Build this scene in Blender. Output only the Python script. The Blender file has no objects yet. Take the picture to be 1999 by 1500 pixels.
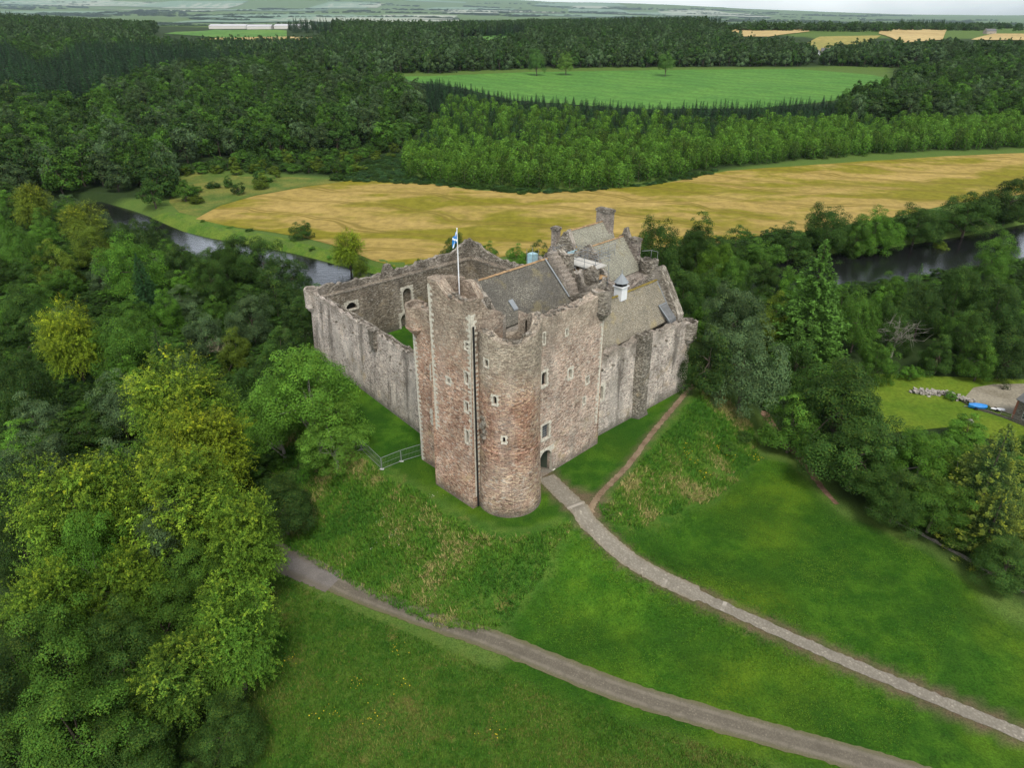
import bpy, math, random
import numpy as np
from mathutils import Vector, geometry
D = bpy.data; SC = bpy.context.scene; COL = SC.collection
R_ = math.radians

# ---------------------------------------------------------------- camera, sky, sun, exposure
F = 1333.0; PITCH = R_(27.9); CH = 57.5            # photo pixels (1999 wide), tilt below the horizon, height above the castle platform
cam = D.cameras.new('camera'); co = D.objects.new('camera', cam); COL.objects.link(co)
cam.sensor_width = 36.0; cam.lens = 36.0 * F / 1999.0; cam.clip_start = 1.0; cam.clip_end = 80000.0
co.location = (0, 0, CH); co.rotation_euler = (math.pi/2 - PITCH, 0, 0); SC.camera = co
SUN_EL, SUN_AZ = R_(58), R_(170)                   # azimuth clockwise from +Y
W = D.worlds.new('World'); SC.world = W; W.use_nodes = True
wt = W.node_tree; wt.nodes.clear()
sky = wt.nodes.new('ShaderNodeTexSky'); sky.sky_type = 'NISHITA'; sky.sun_disc = False
sky.sun_elevation = SUN_EL; sky.sun_rotation = SUN_AZ; sky.air_density = 1.0; sky.dust_density = 2.0; sky.ozone_density = 1.0
wn = wt.nodes
hs = wn.new('ShaderNodeHueSaturation'); hs.inputs['Saturation'].default_value = 0.35
tc = wn.new('ShaderNodeTexCoord'); cmap = wn.new('ShaderNodeMapping'); cmap.inputs['Scale'].default_value = (1, 1, 3.2)
cn = wn.new('ShaderNodeTexNoise'); cn.inputs['Scale'].default_value = 2.2; cn.inputs['Detail'].default_value = 7; cn.inputs['Roughness'].default_value = .58
cr = wn.new('ShaderNodeMapRange'); cr.inputs[1].default_value = .38; cr.inputs[2].default_value = .66; cr.inputs[3].default_value = 1.35; cr.inputs[4].default_value = 2.3
mul = wn.new('ShaderNodeMix'); mul.data_type = 'RGBA'; mul.blend_type = 'MULTIPLY'; mul.inputs[0].default_value = 1.0
bg = wn.new('ShaderNodeBackground'); bg.inputs['Strength'].default_value = 0.15
wo = wn.new('ShaderNodeOutputWorld'); wl = wt.links.new
wl(sky.outputs[0], hs.inputs['Color']); wl(tc.outputs['Generated'], cmap.inputs[0]); wl(cmap.outputs[0], cn.inputs['Vector'])
zs = wn.new('ShaderNodeSeparateXYZ'); zr = wn.new('ShaderNodeMapRange'); zr.interpolation_type = 'SMOOTHSTEP'; zm = wn.new('ShaderNodeMath'); zm.operation = 'MULTIPLY'
for i_, v_ in zip((1, 2, 3, 4), (.04, .45, 2.2, .66)): zr.inputs[i_].default_value = v_
wl(tc.outputs['Generated'], zs.inputs[0]); wl(zs.outputs[2], zr.inputs[0]); wl(cr.outputs[0], zm.inputs[0]); wl(zr.outputs[0], zm.inputs[1])
wl(cn.outputs['Fac'], cr.inputs[0]); wl(hs.outputs[0], mul.inputs[6]); wl(zm.outputs[0], mul.inputs[7]); wl(mul.outputs[2], bg.inputs['Color']); wl(bg.outputs[0], wo.inputs[0])
sl = D.lights.new('sun', 'SUN'); sl.energy = 2.9; sl.angle = R_(16); sl.color = (1, .955, .89)
so = D.objects.new('sun', sl); COL.objects.link(so); so.location = (60, -40, 150)
sdir = Vector((math.sin(SUN_AZ)*math.cos(SUN_EL), math.cos(SUN_AZ)*math.cos(SUN_EL), math.sin(SUN_EL)))
so.rotation_euler = sdir.to_track_quat('Z', 'Y').to_euler()
SC.view_settings.view_transform = 'Standard'; SC.view_settings.look = 'None'; SC.view_settings.gamma = 1.0
SC.view_settings.use_curve_mapping = False; SC.view_settings.exposure = -0.02
SC.render.engine = 'CYCLES'
SC.cycles.max_bounces = 6; SC.cycles.diffuse_bounces = 2; SC.cycles.transparent_max_bounces = 4; SC.cycles.volume_bounces = 0
SC.cycles.use_denoising = True; SC.cycles.caustics_reflective = False; SC.cycles.caustics_refractive = False

# ---------------------------------------------------------------- small maths
cp, sp = math.cos(PITCH), math.sin(PITCH)
def ray(px, py):
    a = (px - 999.5)/F; b = -(py - 750.0)/F
    return np.array([a, cp + b*sp, -sp + b*cp])
def gz(px, py, z=0.0):
    d = ray(px, py); t = (z - CH)/d[2]; return (d[0]*t, d[1]*t)
def polyd(X, Y, pts, closed=False):
    """distance to a polyline, and the position along it (0..n)"""
    best = np.full(np.shape(X), 1e9); par = np.zeros(np.shape(X)); n = len(pts)
    for i in range(n if closed else n-1):
        (x0, y0), (x1, y1) = pts[i][:2], pts[(i+1) % n][:2]
        dx, dy = x1-x0, y1-y0; L2 = dx*dx+dy*dy+1e-9
        t = np.clip(((X-x0)*dx+(Y-y0)*dy)/L2, 0, 1)
        d = np.hypot(X-x0-t*dx, Y-y0-t*dy); m = d < best
        best = np.where(m, d, best); par = np.where(m, i+t, par)
    return best, par
def inside(X, Y, pts):
    r = np.zeros(np.shape(X), bool); n = len(pts)
    for i in range(n):
        (x0, y0), (x1, y1) = pts[i][:2], pts[(i+1) % n][:2]
        if y0 == y1: continue
        c = ((y0 > Y) != (y1 > Y)) & (X < (x1-x0)*(Y-y0)/(y1-y0)+x0); r ^= c
    return r
def sdist(X, Y, pts):
    d, _ = polyd(X, Y, pts, True); return np.where(inside(X, Y, pts), -d, d)
def sstep(t): t = np.clip(t, 0, 1); return t*t*(3-2*t)
_nr = np.random.RandomState(5); _nw = [(_nr.uniform(0, 6.28), _nr.uniform(0, 6.28)) for _ in range(12)]
def wob(X, Y, s):
    r = 0
    for i, (a, p) in enumerate(_nw): r = r + np.sin((X*math.cos(a)+Y*math.sin(a))/s*(0.6+.14*i)+p)
    return r/5.0
S2 = math.sqrt(.5)
def L(u, v, z=0.0): return ((u-v)*S2, (u+v)*S2, z)   # castle axes: u along the entrance front, v along the west curtain

# ---------------------------------------------------------------- terrain
MOUND = [gz(*p) for p in [(590,700),(640,775),(672,850),(705,888),(750,918),(830,968),(880,1003),(935,1030),(990,1044),(1045,1040),(1090,1020),(1150,985),(1190,975),(1215,930),(1262,880),(1315,825),(1365,765)]] + [L(104, 53)[:2], L(112, 66)[:2], L(116, 98)[:2], L(104, 120)[:2], L(60, 123)[:2]]
PATH = [gz(*p, z)+(z,) for p, z in [((1066,932),0),((1110,978),-.25),((1160,1032),-1.1),((1230,1094),-2.9),((1300,1134),-4.2),((1400,1181),-5.3),((1600,1271),-6.2),((1800,1355),-6.9),((1999,1437),-7.4),((2250,1535),-8.0)]]
_riv = [gz(*p, -11.5) for p in [(150,400),(225,430),(310,462),(370,478),(480,505),(560,527),(640,548)]] + [(-25, 183), (10, 176), (45, 180)] + [gz(*p, -11.5) for p in [(1480,548),(1600,532),(1720,518),(1830,505),(1960,482),(2120,450),(2350,405)]]
RIVER = _riv
RW = 11.0
ROADL = [gz(*p, -6.6) for p in [(420,1040),(530,1082),(620,1122),(700,1158),(850,1214),(967,1254),(1200,1345),(1400,1405),(1650,1475),(1900,1548),(2100,1610)]]
prof_y = np.array([-200,0,70,95,140,200,330,420,600,850,1100,1300,1600,2200,3000,4200,8000,18000,24000,30000,35000])
prof_z = np.array([-7,-6.8,-6.6,-7.2,-9,-9,-9,-6,2,11,20,31,43,47,36,18,20,345,840,960,960])
def H(X, Y):
    X = np.asarray(X, float); Y = np.asarray(Y, float)
    z = np.interp(Y, prof_y, prof_z)
    az = X/np.maximum(Y, 50)
    far = np.interp(az, [-1.2,-.85,-.5,-.2,0,.15,.3,.5,.95,1.3], [1.2,1.18,1.12,1.0,.86,.7,.5,.33,.28,.3])
    z = np.where(Y > 8000, 20+(z-20)*far*(1+.10*wob(X, Y, 2600)), z)
    z = z + np.clip((Y-380)/900, 0, 1)*3.5*wob(X, Y, 190) + np.clip((Y-900)/900, 0, 1)*5*wob(X+500, Y, 420)
    z = z + np.clip((-az-.45)/.3, 0, 1)*np.clip((Y-700)/900, 0, 1)*22        # wooded rise at the far left
    z = z + .35*wob(X, Y, 9)*np.clip((Y-20)/50, 0, 1)*.5
    dm = sdist(X, Y, MOUND)
    drd, _ = polyd(X, Y, ROADL); t = np.clip(dm/np.where(Y < 90, 10.5, 11.5), 0, 1); k = 1-(.35*t+.65*sstep(t))
    k = k*sstep((drd-2.2)/3.2)
    z = np.where(dm < 0, .0 + 0*z, z+(0-z)*k)
    dp, par = polyd(X, Y, PATH); pz = np.interp(par, np.arange(len(PATH)), [p[2] for p in PATH])
    w = 1-sstep((dp-1.7)/6.0); z = np.where(dm < 0, z*(1-w*0), z)
    z = np.where(dm > 0, z+(pz-z)*w*np.clip(dm/2.0, 0, 1), z)
    dr, _ = polyd(X, Y, RIVER); wr = RW+2.0*wob(X, Y, 26)+4.5*sstep((X-60)/50)
    z = np.where(dr < wr+7, np.minimum(z, -13.2+(z+13.2)*sstep((dr-wr+2.5)/8.0)), z)
    return z
def Hs(x, y): return float(H(np.array([x]), np.array([y]))[0])
def gps(pts, h=0.0):
    """picture points -> ground points (x, y, z) where the sight line comes within h metres of the terrain"""
    P = np.array([ray(*p) for p in pts]); n = len(P)
    lo = np.full(n, 30.0); hi = np.full(n, 26000.0); hit = np.zeros(n, bool); t = np.full(n, 30.0)
    while not hit.all() and t.min() < 26000:
        tn = t*1.006+.3
        below = (CH+P[:, 2]*tn-h) < H(P[:, 0]*tn, P[:, 1]*tn)
        new = below & ~hit; hi = np.where(new, tn, hi); lo = np.where(new, t, lo); hit |= below
        t = tn
        if t.min() > 25500: break
    for _ in range(22):
        m = (lo+hi)/2; b = (CH+P[:, 2]*m-h) < H(P[:, 0]*m, P[:, 1]*m)
        hi = np.where(b, m, hi); lo = np.where(b, lo, m)
    X, Y = P[:, 0]*hi, P[:, 1]*hi
    return [(float(a), float(b), float(c)) for a, b, c in zip(X, Y, H(X, Y))]

# ---------------------------------------------------------------- nodes / materials
class NT:
    def __init__(s, name):
        s.m = D.materials.new(name); s.m.use_nodes = True; s.t = s.m.node_tree; s.t.nodes.clear()
        s.o = s.n('OutputMaterial'); s.b = s.n('BsdfPrincipled'); s.l(s.b.outputs[0], s.o.inputs[0])
    def n(s, kind, **kw):
        nd = s.t.nodes.new('ShaderNode'+kind)
        for k, v in kw.items(): setattr(nd, k, v)
        return nd
    def l(s, a, b): s.t.links.new(a, b)
    def set(s, sock, v):
        if isinstance(v, bpy.types.NodeSocket): s.l(v, sock)
        elif isinstance(v, (tuple, list)) and len(v) == 3 and sock.type == 'RGBA': sock.default_value = (*v, 1)
        else: sock.default_value = v
    def pos(s): return s.n('NewGeometry').outputs['Position']
    def uv(s): return s.n('UVMap').outputs[0]
    def map(s, v, sc, off=(0,0,0)):
        m = s.n('Mapping'); s.l(v, m.inputs[0]); m.inputs['Scale'].default_value = sc; m.inputs['Location'].default_value = off; return m.outputs[0]
    def noise(s, v, sc, det=4, ro=.55, col=False):
        m = s.n('TexNoise'); s.l(v, m.inputs['Vector']); m.inputs['Scale'].default_value = sc; m.inputs['Detail'].default_value = det; m.inputs['Roughness'].default_value = ro
        return m.outputs['Color' if col else 'Fac']
    def ramp(s, v, a, b, lo=0., hi=1.):
        m = s.n('MapRange', interpolation_type='SMOOTHSTEP'); s.l(v, m.inputs[0])
        for i, k in zip((1,2,3,4), (a,b,lo,hi)): m.inputs[i].default_value = k
        return m.outputs[0]
    def mix(s, f, a, b, mode='MIX'):
        m = s.n('Mix', data_type='RGBA', blend_type=mode); s.set(m.inputs[0], f); s.set(m.inputs[6], a); s.set(m.inputs[7], b); return m.outputs[2]
    def math(s, op, a, b=0.):
        m = s.n('Math', operation=op); s.set(m.inputs[0], a); s.set(m.inputs[1], b); return m.outputs[0]
    def sep(s, v):
        m = s.n('SeparateXYZ'); s.l(v, m.inputs[0]); return m.outputs
    def attr(s, name, kind='GEOMETRY'):
        m = s.n('Attribute', attribute_type=kind, attribute_name=name); return m
    def bump(s, h, st=.5, d=.1):
        m = s.n('Bump'); s.l(h, m.inputs['Height']); m.inputs['Strength'].default_value = st; m.inputs['Distance'].default_value = d; s.l(m.outputs[0], s.b.inputs['Normal'])
    def done(s, col, rough=.9, spec=.2):
        s.set(s.b.inputs['Base Color'], col); s.set(s.b.inputs['Roughness'], rough); s.b.inputs['Specular IOR Level'].default_value = spec
        return s.m

def m_plain(name, col, rough=.8, spec=.3, metal=0., var=.18, sc=3.):
    t = NT(name); n = t.noise(t.pos(), sc, 5); c = t.mix(1, col, t.mix(n, (1-var*2,)*3, (1+var*2,)*3), 'MULTIPLY')
    t.b.inputs['Metallic'].default_value = metal; return t.done(c, rough, spec)

def m_stone(name, ca, cb, cc, top=None, top_col=(.14,.125,.105), top_amt=.75, red=None, stain=.35, pale=.25, plinth=.75, course=(.40,.155)):
    """coursed rubble on (along the wall, height) coordinates"""
    t = NT(name); uv = t.uv(); p = t.pos(); z = t.sep(p)[2]
    dist = t.n('VectorMath', operation='MULTIPLY_ADD'); t.l(t.noise(uv, 1.1, 3, col=True), dist.inputs[0]); dist.inputs[1].default_value = (.12,.05,0); t.l(uv, dist.inputs[2])
    br = t.n('TexBrick'); t.l(dist.outputs[0], br.inputs['Vector']); br.offset = .45; br.inputs['Scale'].default_value = 1.0
    br.inputs['Brick Width'].default_value = course[0]; br.inputs['Row Height'].default_value = course[1]; br.inputs['Mortar Size'].default_value = .022; br.inputs['Mortar Smooth'].default_value = .4
    br.inputs['Color1'].default_value = (*ca, 1); br.inputs['Color2'].default_value = (*cb, 1); br.inputs['Mortar'].default_value = (*[x*.36 for x in ca], 1); br.inputs['Bias'].default_value = .0
    vo = t.n('TexVoronoi'); t.l(t.map(dist.outputs[0], (2.6, 6.2, 1)), vo.inputs['Vector']); vo.inputs['Scale'].default_value = 1.0
    vs = t.sep(vo.outputs['Color'])
    c = br.outputs['Color']
    c = t.mix(t.ramp(vs[0], .55, .8), c, cc)
    c = t.mix(t.ramp(vs[1], .86, .93, 0, .75), c, (.66,.61,.53))
    c = t.mix(t.ramp(vs[2], .78, .92, 0, .8), c, tuple(x*.30 for x in ca))
    big = t.noise(t.map(p, (1,1,.7)), .16, 5, .6)
    if red:
        z0, z1, rc, ra = red
        f = t.math('MULTIPLY', t.math('MULTIPLY', t.ramp(z, z0-2.5, z0+1.5), t.ramp(z, z1-1.5, z1+4, 1, 0)), t.ramp(big, .40, .56, 0, ra))
        c = t.mix(f, c, t.mix(1, c, rc, 'MULTIPLY'))
    c = t.mix(t.math('MULTIPLY', t.ramp(t.noise(t.map(p, (1,1,1.3), (5,9,2)), .30, 5, .65), .54, .68), t.ramp(z, 12, 6, 0, .55)), c, (.60,.47,.27))
    # weathering: pale limewash / lichen and dark run-off streaks
    stk = t.noise(t.map(uv, (.34, .06, 1)), 1.0, 7, .68)
    stk2 = t.noise(t.map(uv, (.30, .10, 1), (7,3,0)), 1.0, 5, .6)
    c = t.mix(t.math('MULTIPLY', t.ramp(stk2, .48, .66), pale), c, (.74,.67,.59))
    c = t.mix(t.math('MULTIPLY', t.ramp(stk, .50, .66), stain), c, (.13,.115,.095))
    if top:
        zz = t.math('ADD', z, t.math('MULTIPLY', t.math('SUBTRACT', t.noise(p, .5, 6, .65), .5), 7.0))
        f = t.ramp(zz, top[0], top[1], 0, top_amt)
        c = t.mix(f, c, t.mix(t.ramp(vs[2], .3, .75), top_col, tuple(x*1.9 for x in top_col)))
    c = t.mix(1, c, t.mix(t.ramp(t.noise(t.map(p, (1,1,.8), (3,1,8)), .33, 6, .68), .34, .68), (.66,.655,.64), (1.12,1.11,1.09)), 'MULTIPLY')
    if plinth: c = t.mix(t.ramp(t.math('ADD', z, t.math('MULTIPLY', t.noise(p, .7, 4), -1.8)), -.9, .9, plinth, 0), c, (.13,.125,.10))
    fine = t.noise(p, 6., 5, .7)
    c = t.mix(1, c, t.mix(t.ramp(fine, .3, .7), (.62,.62,.62), (1.3,1.3,1.3)), 'MULTIPLY')
    hgt = t.math('ADD', t.math('MULTIPLY', vo.outputs['Distance'], -.5), t.math('ADD', t.math('MULTIPLY', br.outputs['Fac'], -.8), fine))
    t.bump(hgt, .95, .2)
    return t.done(c, .95, .12)

PINK_A, PINK_B, PINK_C = (.34,.235,.19), (.25,.165,.135), (.37,.29,.235)
M = {}
M['gate'] = m_stone('gatehouse stone', (.66,.41,.295), (.53,.32,.225), (.70,.52,.38), top=(18, 25), top_col=(.27,.235,.185), top_amt=.75, stain=.15, pale=.2)
M['round'] = m_stone('round tower stone', (.64,.45,.335), (.52,.345,.255), (.68,.53,.37), top=(16.5, 22.5), top_col=(.30,.265,.21), top_amt=.78, red=(8.5, 17.0, (.72,.54,.48), .7), stain=.12, pale=.25)
M['front'] = m_stone('entrance front stone', (.75,.55,.44), (.60,.43,.335), (.79,.645,.52), top=(17, 24), top_col=(.33,.285,.225), top_amt=.7, stain=.16, pale=.3)
M['curt'] = m_stone('curtain wall stone', (.80,.69,.60), (.66,.56,.48), (.84,.76,.67), top=(11.2, 14), top_col=(.24,.21,.17), top_amt=.7, stain=.7, pale=.75)
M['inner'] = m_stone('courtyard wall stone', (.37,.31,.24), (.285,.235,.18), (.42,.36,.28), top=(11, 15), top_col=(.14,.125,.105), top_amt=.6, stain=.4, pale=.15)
M['dark'] = m_stone('mossy buttress stone', (.30,.265,.215), (.20,.178,.14), (.38,.345,.28), stain=.5, pale=.12)
M['grey'] = m_stone('kitchen tower stone', (.47,.40,.345), (.37,.31,.265), (.52,.46,.39), top=(19,26), top_col=(.30,.265,.22), top_amt=.5, stain=.3, pale=.2)
M['rag'] = m_stone('weathered wall head stone', (.32,.28,.225), (.24,.21,.165), (.42,.38,.31), stain=.3, pale=.35)
M['quoin'] = m_plain('dressed sandstone', (.49,.455,.375), .9, .1, 0, .42, 3.2)
M['lead'] = m_plain('lead sheet', (.23,.25,.262), .6, .3, .0, .1, 1.)
M['void'] = m_plain('dark window void', (.012,.012,.012), .6, .3, 0, .1)
M['glass'] = m_plain('leaded window glass', (.03,.04,.045), .12, .6, 0, .3, 3)
M['oak'] = m_plain('dark oak door', (.035,.045,.03), .7, .3, 0, .2, 5)
M['ridge'] = m_plain('ridge tiles', (.30,.20,.11), .9, .1, 0, .5, 1.2)
M['moss'] = m_plain('mossy ridge', (.17,.13,.035), .95, .1, 0, .6, 1.5)
M['white'] = m_plain('white paint', (.66,.67,.67), .5, .4, 0, .05)
M['steel'] = m_plain('galvanised steel', (.24,.25,.255), .6, .3, .3, .12, 4)
M['board'] = m_plain('pale scaffold sheeting', (.50,.48,.43), .8, .2, 0, .2, 1.5)
M['plank'] = m_plain('scaffold planks', (.36,.23,.11), .85, .2, 0, .35, 2.5)
M['blue'] = m_plain('blue tarpaulin', (.012,.19,.52), .55, .4, 0, .1, 2)
M['tblue'] = m_plain('teal sheeting', (.33,.50,.55), .7, .3, 0, .2, 2)
M['rubber'] = m_plain('black rubber', (.015,.015,.015), .7, .3)
M['bark'] = m_plain('bark', (.085,.07,.052), .95, .1, 0, .4, 2.)
M['palebark'] = m_plain('pale bark', (.22,.205,.17), .9, .1, 0, .3, 2.)
M['deadbark'] = m_plain('bleached dead wood', (.36,.31,.21), .95, .1, 0, .25, 2.)
M['rock'] = m_plain('grey rubble', (.30,.275,.24), .95, .1, 0, .5, 2.)
M['brickred'] = m_plain('red sandstone trim', (.30,.13,.09), .9, .1, 0, .3, 3)
M['slategrey'] = m_plain('grey slates', (.12,.122,.12), .8, .3, 0, .25, 2)
M['gravelgrey'] = m_plain('concrete foot', (.42,.42,.40), .9, .1, 0, .2, 4)
M['shed'] = m_plain('pale shed roofing', (.44,.44,.45), .7, .2, 0, .06, .05)

def m_slate(name, a, b, moss=(.2,.17,.09), dark=.5):
    t = NT(name); uv = t.uv(); p = t.pos()
    br = t.n('TexBrick'); t.l(uv, br.inputs['Vector']); br.inputs['Scale'].default_value = 1; br.inputs['Brick Width'].default_value = .38; br.inputs['Row Height'].default_value = .27; br.inputs['Mortar Size'].default_value = .016
    br.inputs['Color1'].default_value = (*a, 1); br.inputs['Color2'].default_value = (*b, 1); br.inputs['Mortar'].default_value = (.03,.03,.027, 1)
    vo = t.n('TexVoronoi'); t.l(t.map(uv, (2.2, 3.2, 1)), vo.inputs['Vector']); vs = t.sep(vo.outputs['Color'])
    c = t.mix(t.ramp(vs[0], .84, .92, 0, .65), br.outputs['Color'], (.40,.38,.32))
    c = t.mix(t.ramp(vs[1], .72, .86, 0, .75), c, tuple(x*.35 for x in b))
    bigs = t.noise(t.map(uv, (.18, .28, 1)), 1., 5, .6)
    c = t.mix(t.ramp(bigs, .40, .60, 0, dark), c, (.085,.08,.068))
    c = t.mix(t.ramp(t.noise(p, .45, 6, .6), .54, .68, 0, .55), c, moss)
    f = t.noise(p, 7, 4, .7); c = t.mix(1, c, t.mix(t.ramp(f, .3, .7), (.6,.6,.6), (1.3,1.3,1.3)), 'MULTIPLY')
    t.bump(t.math('ADD', f, t.math('MULTIPLY', br.outputs['Fac'], -1.)), .6, .06)
    return t.done(c, .9, .2)
M['roof'] = m_slate('stone slate roof', (.205,.19,.15), (.135,.125,.10), dark=.7)
M['roof2'] = m_slate('lichened hall slates', (.335,.295,.215), (.25,.22,.16), moss=(.30,.245,.12), dark=.25)
M['roof3'] = m_slate('grey kitchen slates', (.36,.35,.265), (.29,.28,.215), dark=.12)

def m_leaf(name, rough=.65):
    """tint comes from the tree, tone (brightness, yellowing) from each leaf spray"""
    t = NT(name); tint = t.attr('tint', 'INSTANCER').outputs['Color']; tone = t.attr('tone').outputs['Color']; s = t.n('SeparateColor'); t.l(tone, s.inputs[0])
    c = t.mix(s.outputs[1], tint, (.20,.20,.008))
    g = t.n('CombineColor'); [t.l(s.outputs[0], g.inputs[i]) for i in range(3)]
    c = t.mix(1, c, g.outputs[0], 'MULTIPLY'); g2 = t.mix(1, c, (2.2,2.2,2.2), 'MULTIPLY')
    tr = t.n('BsdfTranslucent'); t.l(g2, tr.inputs[0])
    ms = t.n('MixShader'); ms.inputs[0].default_value = .12; t.l(t.b.outputs[0], ms.inputs[1]); t.l(tr.outputs[0], ms.inputs[2]); t.l(ms.outputs[0], t.o.inputs[0])
    return t.done(g2, rough, .06)
M['leaf'] = m_leaf('leaves')

def m_ground():
    t = NT('ground'); p = t.pos(); a = t.attr('zone').outputs['Color']; s = t.n('SeparateColor'); t.l(a, s.inputs[0])
    n1, n2, n3 = t.noise(p, .05, 4), t.noise(p, .45, 6, .65), t.noise(p, 5., 5, .75)
    lawn = t.mix(t.ramp(n2, .35, .65), (.023,.078,.005), (.055,.132,.009)); lawn = t.mix(t.ramp(n1, .45, .62, 0, .8), lawn, (.085,.145,.008))
    lawn = t.mix(t.ramp(t.noise(p, .085, 5, .65), .40, .62, .75, 0), lawn, (.018,.060,.005)); lawn = t.mix(t.ramp(t.noise(p, .22, 5, .7), .56, .70, 0, .6), lawn, (.018,.052,.006))
    st = t.n('TexNoise'); t.l(t.map(p, (.9,.12,1)), st.inputs['Vector']); st.inputs['Scale'].default_value = 1.3
    wild = t.mix(t.ramp(n2, .38, .6), (.035,.095,.010), (.065,.12,.016)); wild = t.mix(t.ramp(t.noise(p, .3, 5, .7), .55, .68), wild, (.12,.12,.03))
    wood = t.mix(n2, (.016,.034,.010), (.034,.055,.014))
    pas = t.mix(n2, (.055,.12,.022), (.11,.15,.03))
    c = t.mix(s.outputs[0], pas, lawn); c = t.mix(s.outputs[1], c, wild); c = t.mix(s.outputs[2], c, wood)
    c = t.mix(t.math('MULTIPLY', a.node.outputs['Alpha'], t.ramp(n2, .3, .6, .55, 1)), c, (.12,.085,.055))
    c = t.mix(1, c, t.mix(t.ramp(n3, .28, .72), (.55,.58,.55), (1.4,1.38,1.4)), 'MULTIPLY')
    t.bump(t.math('ADD', n3, t.math('MULTIPLY', n2, .8)), .5, .12); return t.done(c, .95, .1)
M['ground'] = m_ground()

def m_barley():
    t = NT('ripe barley'); p = t.pos()
    w = t.n('VectorMath', operation='MULTIPLY_ADD'); t.l(t.noise(p, .012, 3, col=True), w.inputs[0]); w.inputs[1].default_value = (60,60,0); t.l(p, w.inputs[2])
    b = t.noise(t.map(w.outputs[0], (.011,.034,0)), 1., 5, .58); f = t.noise(t.map(p, (.25,.25,0)), 1., 5, .65)
    c = t.mix(t.ramp(b, .45, .54), (.31,.225,.062), (.185,.165,.015)); c = t.mix(t.ramp(t.noise(t.map(p, (.02,.045,0), (9,4,0)), 1, 5, .6), .50, .64, 0, .7), c, (.385,.275,.088))
    c = t.mix(t.ramp(b, .62, .72, 0, .7), c, (.135,.14,.014))
    # tramlines
    x = t.sep(w.outputs[0]); k = t.math('ADD', t.math('MULTIPLY', x[0], .38), t.math('MULTIPLY', x[1], .92))
    m = t.math('ABSOLUTE', t.math('SUBTRACT', t.math('FRACT', t.math('MULTIPLY', k, 1/24.)), .5)); m2 = t.math('ABSOLUTE', t.math('SUBTRACT', m, .05))
    c = t.mix(t.math('MULTIPLY', t.ramp(m2, .012, .045, 1, 0), t.ramp(f, .35, .6, .4, .9)), c, (.16,.12,.02))
    c = t.mix(1, c, t.mix(t.ramp(f, .3, .7), (.78,.78,.78), (1.18,1.18,1.18)), 'MULTIPLY')
    t.bump(f, .4, .4); return t.done(c, .95, .1)
M['barley'] = m_barley()
def m_soft(name, a, b, sc=.3, rough=.95, stripes=None):
    t = NT(name); p = t.pos(); c = t.mix(t.ramp(t.noise(p, sc, 6, .62), .35, .65), a, b); f = t.noise(p, sc*14, 4, .7)
    if stripes:
        w = t.n('TexWave', wave_type='BANDS', bands_direction='DIAGONAL'); t.l(p, w.inputs['Vector']); w.inputs['Scale'].default_value = stripes; w.inputs['Distortion'].default_value = 6; w.inputs['Detail'].default_value = 3
        c = t.mix(t.math('MULTIPLY', w.outputs['Fac'], .3), c, tuple(x*.55 for x in a))
    c = t.mix(1, c, t.mix(t.ramp(f, .25, .75), (.7,.7,.7), (1.25,1.25,1.25)), 'MULTIPLY'); t.bump(f, .4, .06); return t.done(c, rough, .12)
M['pasture'] = m_soft('pasture', (.072,.188,.030), (.094,.218,.034), .02, stripes=.02)
M['farfield'] = m_soft('pale stubble field', (.36,.26,.10), (.45,.34,.15), .01)
M['farolive'] = m_soft('olive crop field', (.24,.22,.06), (.30,.25,.07), .01)
M['fargreen'] = m_soft('distant green field', (.07,.17,.03), (.11,.21,.04), .01)
M['bank'] = m_soft('river bank grass', (.055,.125,.015), (.12,.175,.025), .12)
M['rough'] = m_soft('rough meadow', (.07,.12,.02), (.16,.165,.035), .07)
M['gravel'] = m_soft('gravel yard', (.20,.175,.125), (.29,.26,.195), .15)
M['garden'] = m_soft('garden lawn', (.085,.15,.012), (.13,.185,.016), .12)
M['earth'] = m_soft('trodden earth', (.15,.105,.065), (.22,.165,.105), .6)
M['redearth'] = m_soft('red earth path', (.16,.095,.06), (.24,.15,.10), .5)
def m_cobble(name, a, b, sc, bump=.5, grass=.0, gr=(.09,.10,.035), ruts=0, bars=0):
    t = NT(name); uv = t.uv(); p = t.pos(); vo = t.n('TexVoronoi'); t.l(uv, vo.inputs['Vector']); vo.inputs['Scale'].default_value = sc; vs = t.sep(vo.outputs['Color'])
    c = t.mix(vs[0], a, b); c = t.mix(t.ramp(vs[1], .92, .96, 0, .45), c, tuple(min(1, x*1.6) for x in b)); c = t.mix(t.ramp(vo.outputs['Distance'], .35, .6, 0, .3), c, tuple(x*.45 for x in a))
    c = t.mix(t.ramp(t.noise(p, .5, 6, .65), .45, .7, 0, .6), c, tuple(x*.7 for x in a))
    if ruts: ru = t.math('ABSOLUTE', t.math('SUBTRACT', t.math('ABSOLUTE', t.sep(uv)[0]), .72)); c = t.mix(t.math('MULTIPLY', t.ramp(ru, .05, .38, 1, 0), t.ramp(t.noise(p, .8, 4), .35, .6, .15, .6)), c, tuple(x*1.3 for x in b))
    if bars: fy = t.math('FRACT', t.math('MULTIPLY', t.sep(uv)[1], 1/7.3)); c = t.mix(t.math('MULTIPLY', t.ramp(fy, .05, .07, 1, 0), t.ramp(t.noise(p, .25, 2), .5, .56)), c, (.33,.30,.25))
    # grass and dirt creeping in from the edges (uv.x runs across)
    ed = t.math('ABSOLUTE', t.sep(uv)[0]); c = t.mix(t.math('MULTIPLY', t.ramp(t.math('ADD', ed, t.math('MULTIPLY', t.noise(p, 1.2, 5, .7), .5)), .95, 1.75 if grass < 1 else 1.5), grass if grass < 1 else .8), c, gr)
    t.bump(t.math('SUBTRACT', t.noise(p, 9, 4), vo.outputs['Distance']), bump, .04); return t.done(c, .9, .15)
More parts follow.
